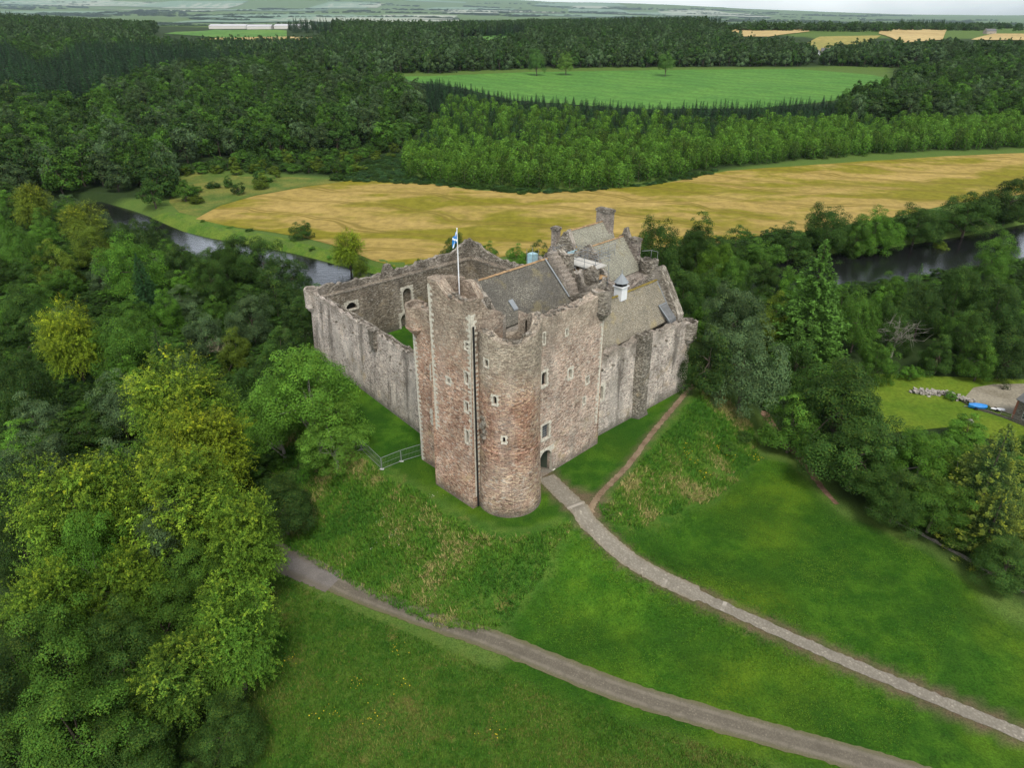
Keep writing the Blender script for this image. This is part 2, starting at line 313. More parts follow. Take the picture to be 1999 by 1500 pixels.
M['road'] = m_cobble('cobbled road', (.135,.118,.088), (.155,.136,.103), 6.0, .3, .75, (.12,.115,.05), 1)
M['tarmac'] = m_cobble('worn tarmac', (.17,.155,.14), (.215,.195,.175), 14, .3, .5, (.12,.10,.06))
M['stonepath'] = m_cobble('stone setts path', (.205,.185,.145), (.25,.226,.18), 4.2, .35, .45, (.17,.14,.08), 0, 1)
def m_water():
    t = NT('river water'); p = t.pos(); n = t.noise(t.map(p, (.55, 1.3, 1)), .8, 5, .6); n2 = t.noise(p, .05, 3)
    t.bump(n, .16, .4); t.b.inputs['IOR'].default_value = 1.5
    return t.done(t.mix(n2, (.006,.007,.008), (.012,.012,.011)), .03, .8)
M['water'] = m_water()

# ---------------------------------------------------------------- mesh helpers
def link(o, parent=None):
    COL.objects.link(o)
    if parent is not None:
        o.parent = parent
        if parent.type == 'EMPTY' and abs(o.location.x)+abs(o.location.y)+abs(o.location.z) == 0: o.location = -parent.location   # part meshes are written in world coordinates
    return o
def tag(o, label=None, cat=None, group=None, kind=None):
    if label: o['label'] = label
    if cat: o['category'] = cat
    if group: o['group'] = group
    if kind: o['kind'] = kind
    return o
def empty(name, loc, label, cat, group=None):
    o = D.objects.new(name, None); o.location = loc; o.empty_display_size = .5; link(o); return tag(o, label, cat, group)
class MB:
    def __init__(s): s.v = []; s.f = []; s.uv = []; s.mi = []
    def face(s, pts, uv=None, mi=0):
        k = len(s.v); s.v += [tuple(p) for p in pts]; s.f.append(tuple(range(k, k+len(pts))))
        if uv is None:
            p = np.array(pts, float); n = np.cross(p[1]-p[0], p[2]-p[0])
            if np.linalg.norm(n) < 1e-9 and len(p) > 3: n = np.cross(p[2]-p[0], p[3]-p[0])
            n = n/(np.linalg.norm(n)+1e-12)
            if abs(n[2]) > .9: uv = [(q[0], q[1]) for q in p]
            else:
                tt = np.array([-n[1], n[0], 0]); tt /= np.linalg.norm(tt); bb = np.cross(n, tt); uv = [(float(q@tt), float(q@bb)) for q in p]
        s.uv += [tuple(x) for x in uv]; s.mi.append(mi)
    def box(s, f, x0, x1, y0, y1, z0, z1, mi=0, jit=0, rng=None):
        """box in a frame f(x, y, z) -> world"""
        c = [(x, y, z) for z in (z0, z1) for y in (y0, y1) for x in (x0, x1)]
        if jit: c = [tuple(a+rng.uniform(-jit, jit) for a in q) for q in c]
        q = [f(*a) for a in c]
        for i in ((0,1,5,4),(1,3,7,5),(3,2,6,7),(2,0,4,6),(4,5,7,6),(2,3,1,0)): s.face([q[j] for j in i], None, mi)
    def prism(s, ring0, ring1, caps=True, mi=0, uvs=None):
        n = len(ring0)
        for i in range(n):
            j = (i+1) % n; s.face([ring0[i], ring0[j], ring1[j], ring1[i]], None, mi)
        if caps: s.face(list(ring0)[::-1], None, mi); s.face(list(ring1), None, mi)
    def tube(s, pts, rad, n=6, mi=0):
        P = [Vector(p) for p in pts]; rings = []
        for i, p in enumerate(P):
            d = (P[min(i+1, len(P)-1)]-P[max(i-1, 0)]).normalized(); a = d.orthogonal().normalized(); b = d.cross(a); r = rad[i] if hasattr(rad, '__len__') else rad
            rings.append([p+(a*math.cos(2*math.pi*k/n)+b*math.sin(2*math.pi*k/n))*r for k in range(n)])
        for i in range(len(rings)-1): s.prism(rings[i], rings[i+1], False, mi)
        s.face(rings[0][::-1], None, mi); s.face(rings[-1], None, mi)
    def build(s, name, mats, parent=None, smooth=False, orient=False):
        me = D.meshes.new(name); me.from_pydata(s.v, [], s.f)
        ul = me.uv_layers.new(name='UVMap'); ul.data.foreach_set('uv', np.array(s.uv, 'f').ravel())
        for m in (mats if isinstance(mats, (list, tuple)) else [mats]): me.materials.append(m)
        me.polygons.foreach_set('material_index', s.mi)
        if smooth: me.polygons.foreach_set('use_smooth', [True]*len(s.f))
        me.update(); o = D.objects.new(name, me); link(o, parent)
        return o
IDF = lambda x, y, z: (x, y, z)
def npmesh(name, V, Q, mats, tone=None, mi=None, parent=None, smooth=False, attr='tone'):
    me = D.meshes.new(name); V = np.asarray(V, 'f'); Q = np.asarray(Q, 'i'); k = Q.shape[1]
    me.vertices.add(len(V)); me.vertices.foreach_set('co', V.ravel()); me.loops.add(Q.size); me.loops.foreach_set('vertex_index', Q.ravel())
    me.polygons.add(len(Q)); me.polygons.foreach_set('loop_start', np.arange(0, Q.size, k, dtype='i')); me.polygons.foreach_set('loop_total', np.full(len(Q), k, 'i'))
    for m in mats: me.materials.append(m)
    if mi is not None: me.polygons.foreach_set('material_index', np.asarray(mi, 'i'))
    if smooth: me.polygons.foreach_set('use_smooth', np.ones(len(Q), bool))
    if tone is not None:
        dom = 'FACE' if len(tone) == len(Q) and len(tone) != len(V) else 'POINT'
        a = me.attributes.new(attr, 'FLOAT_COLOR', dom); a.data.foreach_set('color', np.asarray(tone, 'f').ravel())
    me.update(calc_edges=True); me.validate(); o = D.objects.new(name, me); link(o, parent); return o

# ---------------------------------------------------------------- the ground, one sheet to the horizon
def axis(a, b, step, lo, hi, g):
    x = list(np.arange(a, b+.01, step)); s = step
    while x[-1] < hi: s *= g; x.append(x[-1]+s)
    s = step; pre = []
    p = x[0]
    while p > lo: s *= g; p -= s; pre.append(p)
    return np.array(pre[::-1]+x)
gx = axis(-150, 190, 1.3, -42000, 42000, 1.06); gy = axis(20, 320, 1.3, -300, 34500, 1.032)
GX, GY = np.meshgrid(gx, gy); GZ = H(GX, GY); ny, nx = GX.shape
LAWN = [gz(*p, -6.5) for p in [(980,1225),(1115,1100),(1170,1075),(1240,1075),(1400,960),(1490,890),(1545,900),(1640,1000),(1780,1060),(2100,1300),(2400,1700),(1700,1560),(1250,1420),(1130,1500),(900,1620),(960,1330),(1000,1290)]]
SLOPE = [gz(*p, -6.5) for p in [(560,1010),(560,1070),(700,1150),(850,1225),(950,1235),(1060,1180),(1115,1095)]] + [gz(1180,1050,-2), gz(1230,1075,-5), gz(1300,1050,-6.5), gz(1400,965,-6.5), gz(1485,900,-6.5), gz(1470,830,-6.5)] + [L(103,50)[:2], L(108,60)[:2], L(60,124)[:2], L(45,118)[:2]]
MEADOW = [gz(*p, -6.5) for p in [(525,1110),(640,1170),(860,1265),(1010,1330),(1250,1420),(1500,1490),(1500,1700),(420,1700),(470,1400),(515,1250)]]
WOODL = [gz(*p, -8) for p in [(510,1700),(495,1400),(522,1250),(528,1090),(470,1020),(600,1000),(690,900),(640,790),(590,710),(560,660)]] + [(-58,165),(-64,195),(-100,222),(-135,248),(-220,300),(-400,300),(-400,20)]
WOODR = [gz(*p, -7.5) for p in [(2500,1500),(1900,1130),(1740,1030),(1650,980),(1560,900),(1500,820),(1400,750)]] + [(52,128),(40,150),(50,172),(80,185),(130,200),(190,235),(260,290),(320,220),(200,80)]
FOREST = gps([(-500,440),(0,400),(225,400),(350,385),(330,345),(420,330),(640,345),(790,300),(1000,352),(1300,345),(1650,300),(2100,285),(2700,300),(2700,140),(1740,130),(1740,185),(1600,200),(1250,212),(1000,195),(860,160),(640,155),(640,140),(1100,132),(1550,130),(1740,128),(2700,95),(2700,75),(1600,75),(1300,55),(850,60),(300,50),(-500,40)])
FP = [gz(*p) for p in [(1120,985),(1150,992),(1172,965),(1228,907),(1270,850),(1312,800),(1352,752)]]
wb = wob(GX, GY, 2.6)+.6*wob(GX+30, GY, 1.2); z_l = sstep(.5-(sdist(GX, GY, LAWN)+.8*wb)/2.6); z_w = sstep(.5-(sdist(GX, GY, SLOPE)-.6*wb)/1.8); dmg = sdist(GX, GY, MOUND); top_l = sstep(.5-(dmg+.8)/1.0)
z_w = np.maximum(z_w, sstep(.5-sdist(GX, GY, MEADOW)/2.0)); dpp, _ = polyd(GX, GY, PATH)
z_w = z_w*(1-top_l)*sstep((dpp-2.2)/2); z_l = np.maximum(z_l, top_l); z_l = np.maximum(z_l, 1-sstep((dpp-2.5)/3))
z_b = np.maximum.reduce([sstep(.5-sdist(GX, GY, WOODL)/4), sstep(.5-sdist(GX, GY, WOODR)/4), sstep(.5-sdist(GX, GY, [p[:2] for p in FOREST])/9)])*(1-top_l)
dfp, _ = polyd(GX, GY, FP); z_e = np.maximum(1-sstep((dpp-1.2)/1.1)*1., (1-sstep((dfp-.2)/1.0))*.7)
z_e = np.maximum(z_e, (1-sstep((polyd(GX, GY, [gz(1155,985), gz(1120,965), gz(1180,985)])[0]-.8)/1.5))*.9)
idx = (np.arange(ny-1)[:, None]*nx+np.arange(nx-1)[None]).ravel()
gq = np.stack([idx, idx+1, idx+1+nx, idx+nx], 1)
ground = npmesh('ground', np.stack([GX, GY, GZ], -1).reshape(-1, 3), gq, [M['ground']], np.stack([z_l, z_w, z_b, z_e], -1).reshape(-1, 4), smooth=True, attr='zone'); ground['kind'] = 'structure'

def sheet(name, pts, step, mat, off, zfix=None):
    P = [Vector(p[:2]) for p in pts]; B = []
    for i, p in enumerate(P):
        q = P[(i+1) % len(P)]; n = max(1, int((q-p).length/step))
        B += [p.lerp(q, k/n) for k in range(n)]
    xs = [p.x for p in B]; ys = [p.y for p in B]; X, Y = np.meshgrid(np.arange(min(xs), max(xs), step), np.arange(min(ys), max(ys), step)); X = X.ravel(); Y = Y.ravel()
    bp = [(b.x, b.y) for b in B]; ok = sdist(X, Y, bp) < -step*.45
    V = B+[Vector((a, b)) for a, b in zip(X[ok], Y[ok])]
    r = geometry.delaunay_2d_cdt(V, [(i, (i+1) % len(B)) for i in range(len(B))], [], 1, 1e-4)
    v = np.array([(p.x, p.y) for p in r[0]]); f = [t for t in r[2] if len(t) == 3]
    z = np.full(len(v), zfix) if zfix is not None else H(v[:, 0], v[:, 1])+off
    f = np.array(f); a, b, c = v[f[:, 0]], v[f[:, 1]], v[f[:, 2]]
    fl = ((b-a)[:, 0]*(c-a)[:, 1]-(b-a)[:, 1]*(c-a)[:, 0]) < 0; f[fl] = f[fl][:, ::-1]
    o = npmesh(name, np.column_stack([v, z]), f, [mat], smooth=True); o['kind'] = 'structure'; return o
def smooth_line(pts, n=6):
    P = [np.array(p[:2], float) for p in pts]; P = [2*P[0]-P[1]]+P+[2*P[-1]-P[-2]]; out = []
    for i in range(1, len(P)-2):
        for k in range(n):
            t = k/n; out.append(.5*(2*P[i]+(P[i+1]-P[i-1])*t+(2*P[i-1]-5*P[i]+4*P[i+1]-P[i+2])*t*t+(3*P[i]-P[i-1]-3*P[i+1]+P[i+2])*t**3))
    return np.array(out+[P[-2]])
def strip(name, pts, hw, mat, off, seed=0, n=24, kind='structure'):
    c = smooth_line(pts, n); t = np.gradient(c, axis=0); t /= np.linalg.norm(t, axis=1)[:, None]; nn = np.stack([-t[:, 1], t[:, 0]], 1)
    s = np.concatenate([[0], np.cumsum(np.linalg.norm(np.diff(c, axis=0), axis=1))]); rng = np.random.RandomState(seed)
    h = np.array([hw(k/(len(c)-1)) if callable(hw) else hw for k in range(len(c))]); mb = MB(); K = 8; rows = []
    for i in range(len(c)):
        jl, jr = rng.normal(0, .06, 2); row = []
        for k in range(K+1):
            a = -1+2*k/K; w = h[i]*a+(jr if k == K else jl if k == 0 else 0); p = c[i]+nn[i]*w; row.append((p[0], p[1], w))
        rows.append(row)
    A = np.array(rows); Z = H(A[..., 0], A[..., 1])+off
    for i in range(len(c)-1):
        for k in range(K):
            q = [(i, k), (i+1, k), (i+1, k+1), (i, k+1)][::-1]
            mb.face([(A[a][b][0], A[a][b][1], Z[a][b]) for a, b in q], [(A[a][b][2], s[a]) for a, b in q])
    o = mb.build(name, mat, smooth=True); return tag(o, kind=kind)

ROAD = [gz(*p, -6.6) for p in [(420,1040),(530,1082),(620,1122),(700,1158),(850,1214),(967,1254),(1200,1345),(1400,1405),(1650,1475),(1900,1548),(2100,1610)]]
strip('road', ROAD, lambda k: 1.6-.2*k, M['road'], .07, 1)
strip('tarmac_road', [gz(*p, -6.6) for p in [(420,1040),(500,1070),(560,1096),(610,1118),(655,1138)]], lambda k: 2.5-.55*k, M['tarmac'], .085, 2)
strip('path', [p[:2] for p in PATH], lambda k: 1.38 if k < .52 else .84, M['stonepath'], .075, 3)
strip('footpath', FP, lambda k: .42 if k > .2 else .7, M['earth'], .055, 4)
strip('woodland_path', [gz(*p, -7.6) for p in [(1490,800),(1520,850),(1570,910),(1600,955),(1632,992)]], lambda k: .9*(1-.6*k), M['redearth'], .05, 5)
BARLEY = gps([(382,428),(430,402),(500,382),(600,364),(690,352),(850,360),(930,372),(1010,376),(1150,372),(1260,364),(1330,352),(1420,334),(1560,324),(1700,314),(1850,305),(2000,299),(2300,292),(2320,330),(2050,372),(1860,398),(1720,430),(1600,447),(1500,470),(1400,486),(1240,492),(1000,500),(880,512),(770,521),(725,508),(660,482),(600,466),(520,452),(440,441)])
sheet('barley_field', BARLEY, 4.0, M['barley'], .12)
PAST = gps([(600,156),(700,152),(860,148),(1030,141),(1300,137),(1560,135),(1700,146),(1745,155),(1740,176),(1660,192),(1600,200),(1480,212),(1250,214),(1000,196),(900,172),(820,162)])
sheet('pasture', PAST, 9.0, M['pasture'], .35)
BANKL = gps([(245,428),(330,415),(385,420),(450,443),(560,468),(640,488),(720,518),(760,530),(640,540),(560,520),(470,498),(400,472),(320,450)])
sheet('river_bank', BANKL, 3.0, M['bank'], .08)
SCRUB = gps([(350,335),(400,330),(470,345),(560,345),(640,350),(690,352),(600,363),(500,381),(430,401),(385,424),(350,415),(330,395)])
sheet('rough_meadow', SCRUB, 5.0, M['rough'], .10)
sheet('far_field', gps([(1405,72),(1440,56),(1560,54),(1580,62),(1500,72)]), 25, M['farfield'], 1.0)
sheet('far_field', gps([(1570,88),(1600,72),(1720,70),(1700,84),(1600,100)]), 20, M['farolive'], 1.0)
sheet('far_field', gps([(1715,66),(1730,52),(1850,56),(1840,78),(1760,84)]), 20, M['farfield'], 1.0)
sheet('far_field', gps([(1895,78),(1940,66),(2100,66),(2100,80)]), 20, M['farfield'], 1.0)
sheet('far_field', gps([(900,78),(930,70),(1010,70),(1020,78),(960,92)]), 16, M['fargreen'], 1.0)
sheet('far_field', gps([(320,66),(420,58),(560,60),(560,72),(430,74)]), 20, M['fargreen'], 1.0)
sheet('far_field', gps([(380,78),(430,74),(560,72),(640,74),(600,86)]), 16, M['farfield'], 1.05)
sheet('far_field', gps([(1790,58),(1800,52),(1960,50),(1960,56)]), 25, M['fargreen'], 1.0)
# the fields on the far side of the strath; distance haze is painted into their colours
rf = np.random.RandomState(3)
M['hillgreen'] = m_soft('haze tinted hill pasture', (.13,.21,.13), (.17,.25,.16), .004); M['hillpale'] = m_soft('haze tinted hill stubble', (.28,.31,.22), (.34,.36,.27), .004)
for i in range(46):
    az = rf.uniform(-.8, .28); yy = rf.uniform(9500, 23000); x0 = az*yy; w, hh = rf.uniform(450, 1400), rf.uniform(400, 1300); sk = rf.uniform(-.5, .5)
    sheet('hill_field', [(x0-w, yy-hh+sk*400), (x0+w, yy-hh*.8), (x0+w*.9, yy+hh), (x0-w*.8, yy+hh*.9-sk*300)], 190, M[('hillpale', 'hillgreen', 'hillgreen')[i % 3]], 10.0)
rc = smooth_line(RIVER, 8); rt = np.gradient(rc, axis=0); rt /= np.linalg.norm(rt, axis=1)[:, None]; rn = np.stack([-rt[:, 1], rt[:, 0]], 1)
mb = MB()
for i in range(len(rc)-1):
    for k in range(4):
        q = [(i, k), (i+1, k), (i+1, k+1), (i, k+1)][::-1]; mb.face([tuple(rc[a]+rn[a]*(-26+13*b))+(-11.7,) for a, b in q])
tag(mb.build('river', M['water'], smooth=True), kind='structure')
sheet('garden', gps([(1640,740),(1700,730),(1830,735),(2100,745),(2150,900),(2100,905),(1850,835),(1700,850),(1600,800)]), 2.0, M['garden'], .06)
sheet('gravel_yard', gps([(1882,778),(1900,758),(1940,751),(2010,750),(2200,752),(2150,830),(1990,812),(1930,800),(1893,790)]), 1.5, M['gravel'], .10)

# ---------------------------------------------------------------- the castle
def on_u(px, py, u0):
    d = ray(px, py); t = u0/((d[0]+d[1])*S2); return ((-d[0]+d[1])*S2*t, CH+d[2]*t)    # (v, z)
def on_v(px, py, v0):
    d = ray(px, py); t = v0/((-d[0]+d[1])*S2); return ((d[0]+d[1])*S2*t, CH+d[2]*t)    # (u, z)
def rag(pts, seed, amp=.35, fine=.22, step=.55):
    xs = np.array([p[0] for p in pts], float); zs = np.array([p[1] for p in pts], float); o = np.argsort(xs); xs, zs = xs[o], zs[o]
    r = np.random.RandomState(seed); a = r.uniform(-1, 1, 400); b = r.uniform(-1, 1, 400)
    def f(s):
        k = int(math.floor(s/step*.73)) % 400; return float(np.interp(s, xs, zs))+amp*float(np.interp(s/1.7 % 399, np.arange(400), a))+fine*b[k]
    return f
def wall(mb, f, s0, s1, z0, top, T, holes=(), col=.5, mi=0, mtop=None, ends=True, hd=.55, inner=True):
    """ragged-topped wall: f(s, z, d) with d the depth behind the outer face; holes = (s0, s1, z0, z1[, depth])"""
    mtop = mi if mtop is None else mtop
    S = set(np.round(np.linspace(s0, s1, max(2, int(abs(s1-s0)/col)+1)), 4)); Zb = {z0}
    for h in holes: S |= {round(h[0], 4), round(h[1], 4)}; Zb |= {h[2], h[3]}
    S = sorted(x for x in S if min(s0, s1)-1e-6 <= x <= max(s0, s1)+1e-6); Zb = sorted(Zb); tp = [top(s) for s in S]
    for i in range(len(S)-1):
        a, b = S[i], S[i+1]; m = (a+b)/2
        zs = [z for z in Zb if z < min(tp[i], tp[i+1])-.05]
        for j in range(len(zs)):
            za = zs[j]; zb = zs[j+1] if j+1 < len(zs) else None
            zm = (za+(zb if zb is not None else za+.02))/2
            if any(h[0] < m < h[1] and h[2] < zm < h[3] for h in holes) and zb is not None: continue
            ta, tb = (zb, zb) if zb is not None else (tp[i], tp[i+1])
            mb.face([f(a, za, 0), f(b, za, 0), f(b, tb, 0), f(a, ta, 0)], [(a, za), (b, za), (b, tb), (a, ta)], mi)
        mb.face([f(a, tp[i], 0), f(b, tp[i+1], 0), f(b, tp[i+1], T), f(a, tp[i], T)], [(a, 0), (b, 0), (b, T), (a, T)], mtop)
        if inner: mb.face([f(b, z0, T), f(a, z0, T), f(a, tp[i], T), f(b, tp[i+1], T)], [(b, z0), (a, z0), (a, tp[i]), (b, tp[i+1])], mi)
    if ends:
        for s, t in ((S[0], tp[0]), (S[-1], tp[-1])): mb.face([f(s, z0, 0), f(s, z0, T), f(s, t, T), f(s, t, 0)], [(0, z0), (T, z0), (T, t), (0, t)], mi)
    for h in holes:
        a, b, c, e = h[:4]; dd = h[4] if len(h) > 4 else hd
        for q in ([(a,c,0),(a,e,0),(a,e,dd),(a,c,dd)], [(b,c,0),(b,c,dd),(b,e,dd),(b,e,0)], [(a,e,0),(b,e,0),(b,e,dd),(a,e,dd)], [(a,c,0),(a,c,dd),(b,c,dd),(b,c,0)]):
            mb.face([f(*p) for p in q], [(p[0]+p[2], p[1]) for p in q], mi)
def window(par, f, h, arch=False, fw=.22, mat='void', hd=.5, name='window', sill=True, label=None):
    """pane set back in the opening, with a dressed stone surround as its sub-part"""
    a, b, c, e = h[:4]; dd = (h[4] if len(h) > 4 else hd); mb = MB(); mb.face([f(a-.03,c-.03,dd-.03), f(b+.03,c-.03,dd-.03), f(b+.03,e+.03,dd-.03), f(a-.03,e+.03,dd-.03)])
    w = mb.build(name, M[mat], par); g = lambda s, d, z: f(s, z, d); r = np.random.RandomState(int(abs(a*97+c*31)) % 9999)
    if label: w['label'] = label
    if fw <= 0: return w
    fr = MB(); z = c; k = 0
    while z < e-.02:
        z2 = min(z+.34, e)
        for s, sg in ((a, -1), (b, 1)):
            ww = fw*(1.5 if (k+(sg > 0)) % 2 else .8)*r.uniform(.85, 1.15); i = s-sg*.02
            fr.box(g, min(i, s+sg*ww), max(i, s+sg*ww), -.035-r.uniform(0, .012), .3, z+.01, z2-.01)
        z = z2; k += 1
    fr.box(g, a-fw*1.1, b+fw*1.1, -.045, .3, e-.02, e+fw*1.15)
    if sill: fr.box(g, a-fw*.9, b+fw*.9, -.07, .3, c-fw*.8, c+.02)
    if arch:
        R = (b-a)/2; m = (a+b)/2; n = 6; zs = e-R*1.15
        for sg in (-1, 1):
            for k in range(n):
                t0, t1 = k/n*math.pi/2, (k+1)/n*math.pi/2
                x0, x1 = m+sg*(R-.01)*math.cos(t0), m+sg*(R-.01)*math.cos(t1); y0, y1 = zs+R*1.13*math.sin(t0), zs+R*1.13*math.sin(t1); xe = m+sg*(R-.01)
                fr.face([f(xe, y0, -.02), f(x0, y0, -.02), f(x1, y1, -.02), f(xe, y1, -.02)]); fr.face([f(x0, y0, -.02), f(x0, y0, .35), f(x1, y1, .35), f(x1, y1, -.02)])
    fr.build('frame', M['quoin'], w); return w
def pxhole(f_on, c, box, **k):
    x0, y0, x1, y1 = box; xm, ym = (x0+x1)/2, (y0+y1)/2
    s = sorted((f_on(x0, ym, c)[0], f_on(x1, ym, c)[0])); zt, zb = f_on(xm, y0, c)[1], f_on(xm, y1, c)[1]; return [s[0], s[1], zb, zt]
def quoins(par, corner, fa, fb, z0, z1, seed, big=.75, small=.38, p=.03):
    """alternating pale corner stones: fa / fb give the two faces as f(t, z, d), t measured away from the corner"""
    mb = MB(); r = np.random.RandomState(seed); z = z0; k = 0
    while z < z1:
        h = r.uniform(.28, .42); la, lb = (big, small) if k % 2 else (small, big); la *= r.uniform(.8, 1.2); lb *= r.uniform(.8, 1.2)
        mb.box(lambda t, d, zz: fa(t, zz, d), -p, la, -p, .2, z+.008, z+h-.008); mb.box(lambda t, d, zz: fb(t, zz, d), .02, lb, -p+.004, .2, z+.012, z+h-.012)
        z += h; k += 1
    return mb.build('quoins', M['quoin'], par)
def ring_tower(mb, cu, cv, R, z0, top, T, a0, a1, z_flare=None, mi=0, mtop=None, holes=(), n=None, batter=0, bz=2.):
    def f(s, z, d):
        rr = R-d+(batter*max(0, 1-(z-z0)/bz) if batter and d < .01 else 0); t = s/R; return L(cu+rr*math.cos(t), cv+rr*math.sin(t), z)
    wall(mb, f, a0*R, a1*R, z0, top, T, holes, col=max(.32, R*2*math.pi/56), mi=mi, mtop=mtop, ends=(abs(a1-a0) < 6.2)); return f
def bartizan(par, cu, cv, R, zc, z0, ztop, seed, mat='rag', name='bartizan'):
    """round corner turret on a corbelled base"""
    mb = MB(); n = 20
    prof = [(.15, zc), (R*.45, zc+.35), (R*.75, zc+.8), (R*.96, z0-.06), (R+.10, z0-.05), (R+.10, z0+.12), (R, z0+.14)]
    for (r0, za), (r1, zb) in zip(prof, prof[1:]):
        for k in range(n):
            t0, t1 = 2*math.pi*k/n, 2*math.pi*(k+1)/n
            mb.face([L(cu+r0*math.cos(t0), cv+r0*math.sin(t0), za), L(cu+r0*math.cos(t1), cv+r0*math.sin(t1), za), L(cu+r1*math.cos(t1), cv+r1*math.sin(t1), zb), L(cu+r1*math.cos(t0), cv+r1*math.sin(t0), zb)], [(t0*R, za), (t1*R, za), (t1*R, zb), (t0*R, zb)])
    ring_tower(mb, cu, cv, R, z0+.14, rag([(0, ztop), (40, ztop)], seed, .12, .16), .38, 0, 2*math.pi)
    mb.face([L(cu+(R-.3)*math.cos(2*math.pi*k/n), cv+(R-.3)*math.sin(2*math.pi*k/n), z0+.4) for k in range(n)], None)
    return mb.build(name, M[mat], par)
def roof_slab(par, name, mat, fa, us, vs, zs, seed, nu=26, nv=12, thick=.16):
    """one roof slope from eave (v0, z0) to ridge (v1, z1), slightly uneven"""
    r = np.random.RandomState(seed); n = r.normal(0, .025, (nu+1, nv+1)); mb = MB(); ln = math.hypot(vs[1]-vs[0], zs[1]-zs[0])
    P = [[(us[0]+(us[1]-us[0])*i/nu, vs[0]+(vs[1]-vs[0])*j/nv, zs[0]+(zs[1]-zs[0])*j/nv+n[i][j]-.10*math.sin(math.pi*i/nu)*(j/nv)) for j in range(nv+1)] for i in range(nu+1)]
    for i in range(nu):
        for j in range(nv):
            q = [(i, j), (i+1, j), (i+1, j+1), (i, j+1)]; mb.face([L(*P[a][b]) for a, b in q], [(P[a][b][0], ln*b/nv) for a, b in q])
    for i in range(nu):
        a, b = P[i][0], P[i+1][0]; mb.face([L(a[0], a[1], a[2]-thick), L(b[0], b[1], b[2]-thick), L(*b), L(*a)])
    return mb.build(name, M[mat], par)
def ridge_cap(par, mat, u0, u1, v, z, seed, r=.17, name='ridge'):
    mb = MB(); rr = np.random.RandomState(seed); u = u0
    while u < u1-.05:
        e = min(u+.55, u1); k = rr.uniform(-.03, .03); a = [(v-r, z-.10+k), (v-r*.5, z+.07+k), (v+r*.5, z+.07+k), (v+r, z-.10+k)]
        mb.prism([L(u+.01, *p) for p in a], [L(e-.01, *p) for p in a]); u = e
    return mb.build(name, M[mat], par)
def ragged_gable(mb, u0, u1, pts, seed, z0, steps=.55, amp=.18, mi=0):
    """thick gable wall across v, head stepped / broken along pts (v, z)"""
    f = lambda s, z, d: L(u0+d, s, z); wall(mb, f, pts[0][0], pts[-1][0], z0, rag(pts, seed, amp*.5, amp, steps), u1-u0, col=.3, mi=mi)
def rubble(mb, pts, seed, s=(.2, .5), n=1):
    """loose broken stones sitting on a wall head"""
    r = np.random.RandomState(seed)
    for (x, y, z) in pts:
        for _ in range(n):
            a, b, c = r.uniform(*s, 3); cx, cy = x+r.uniform(-.3, .3), y+r.uniform(-.3, .3); t = r.uniform(0, 3)
            g = lambda q, w, e: (cx+q*math.cos(t)-w*math.sin(t), cy+q*math.sin(t)+w*math.cos(t), z-.08+e)
            mb.box(g, -a/2, a/2, -b/2, b/2, 0, c*.8, 0, .06, r)

# ---- gatehouse
GATE = empty('gatehouse', L(58, 61, 0), 'tall red sandstone gatehouse with a half-round tower and flagpole above the path', 'castle tower')
fA = lambda s, z, d: L(48.5+d-(.55*max(0, 1-z/1.8) if d < .01 else 0)-(.10*max(0, 1-z/24) if d < .01 else 0), s, z)
hA = [pxhole(on_u, 48.5, b) for b in [(908,669,915,683), (908,727,915,750), (908,785,915,805), (910,841,916,866)]]
hA2 = [pxhole(on_u, 48.5, (873,739,879,749))]
mb = MB()
wall(mb, fA, 55.2, 63, 0, rag([(55.2,29.3),(56,29.0),(57,28.7),(59,28.6),(59.6,28.9),(61,29.9),(63,30.2)], 1, .22, .2), 1.5, hA+hA2, col=.4)
wall(mb, lambda s, z, d: L(s, 55.2+d, z), 49.9, 53.6, 0, rag([(49.9,29),(51,28.0),(52.5,27.0),(53.6,26.6)], 2, .2, .2), 1.2)
wall(mb, lambda s, z, d: L(s, 63-d, z), 49.9, 53.6, 0, rag([(49.9,30),(53.6,29.2)], 3, .25, .2), 1.1)
wall(mb, lambda s, z, d: L(53.6-d, s, z), 58.4, 61.9, 20, rag([(58.4,27.6),(59.2,28.6),(60.4,29.2),(62,29.2)], 4, .25, .3), .9)
mb.build('rectangular_tower', M['gate'], GATE)
for h in hA: window(GATE, fA, h, fw=.15)
window(GATE, fA, hA2[0], fw=.24, mat='rag')
mb = MB(); mb.face([L(49.9,56.3,26.0), L(53.5,56.3,26.0), L(53.5,61.9,26.0), L(49.9,61.9,26.0)]); mb.build('tower_flat', M['rag'], GATE)
fB = lambda s, z, d: L(50.3+d, s, z)
hB = [pxhole(on_u, 50.3, (842,719,852,744)), pxhole(on_u, 50.3, (845,808,854,829))]
mb = MB(); wall(mb, fB, 62.95, 69.2, 0, rag([(62.9,24.6),(67,24.3),(69.2,24.4)], 5, .2, .2), 1.5, hB, col=.4)
mb.build('recessed_wall', M['gate'], GATE)
window(GATE, fB, hB[0], arch=True, fw=.26); window(GATE, fB, hB[1], fw=.42, mat='rag', label='broken carved niche')
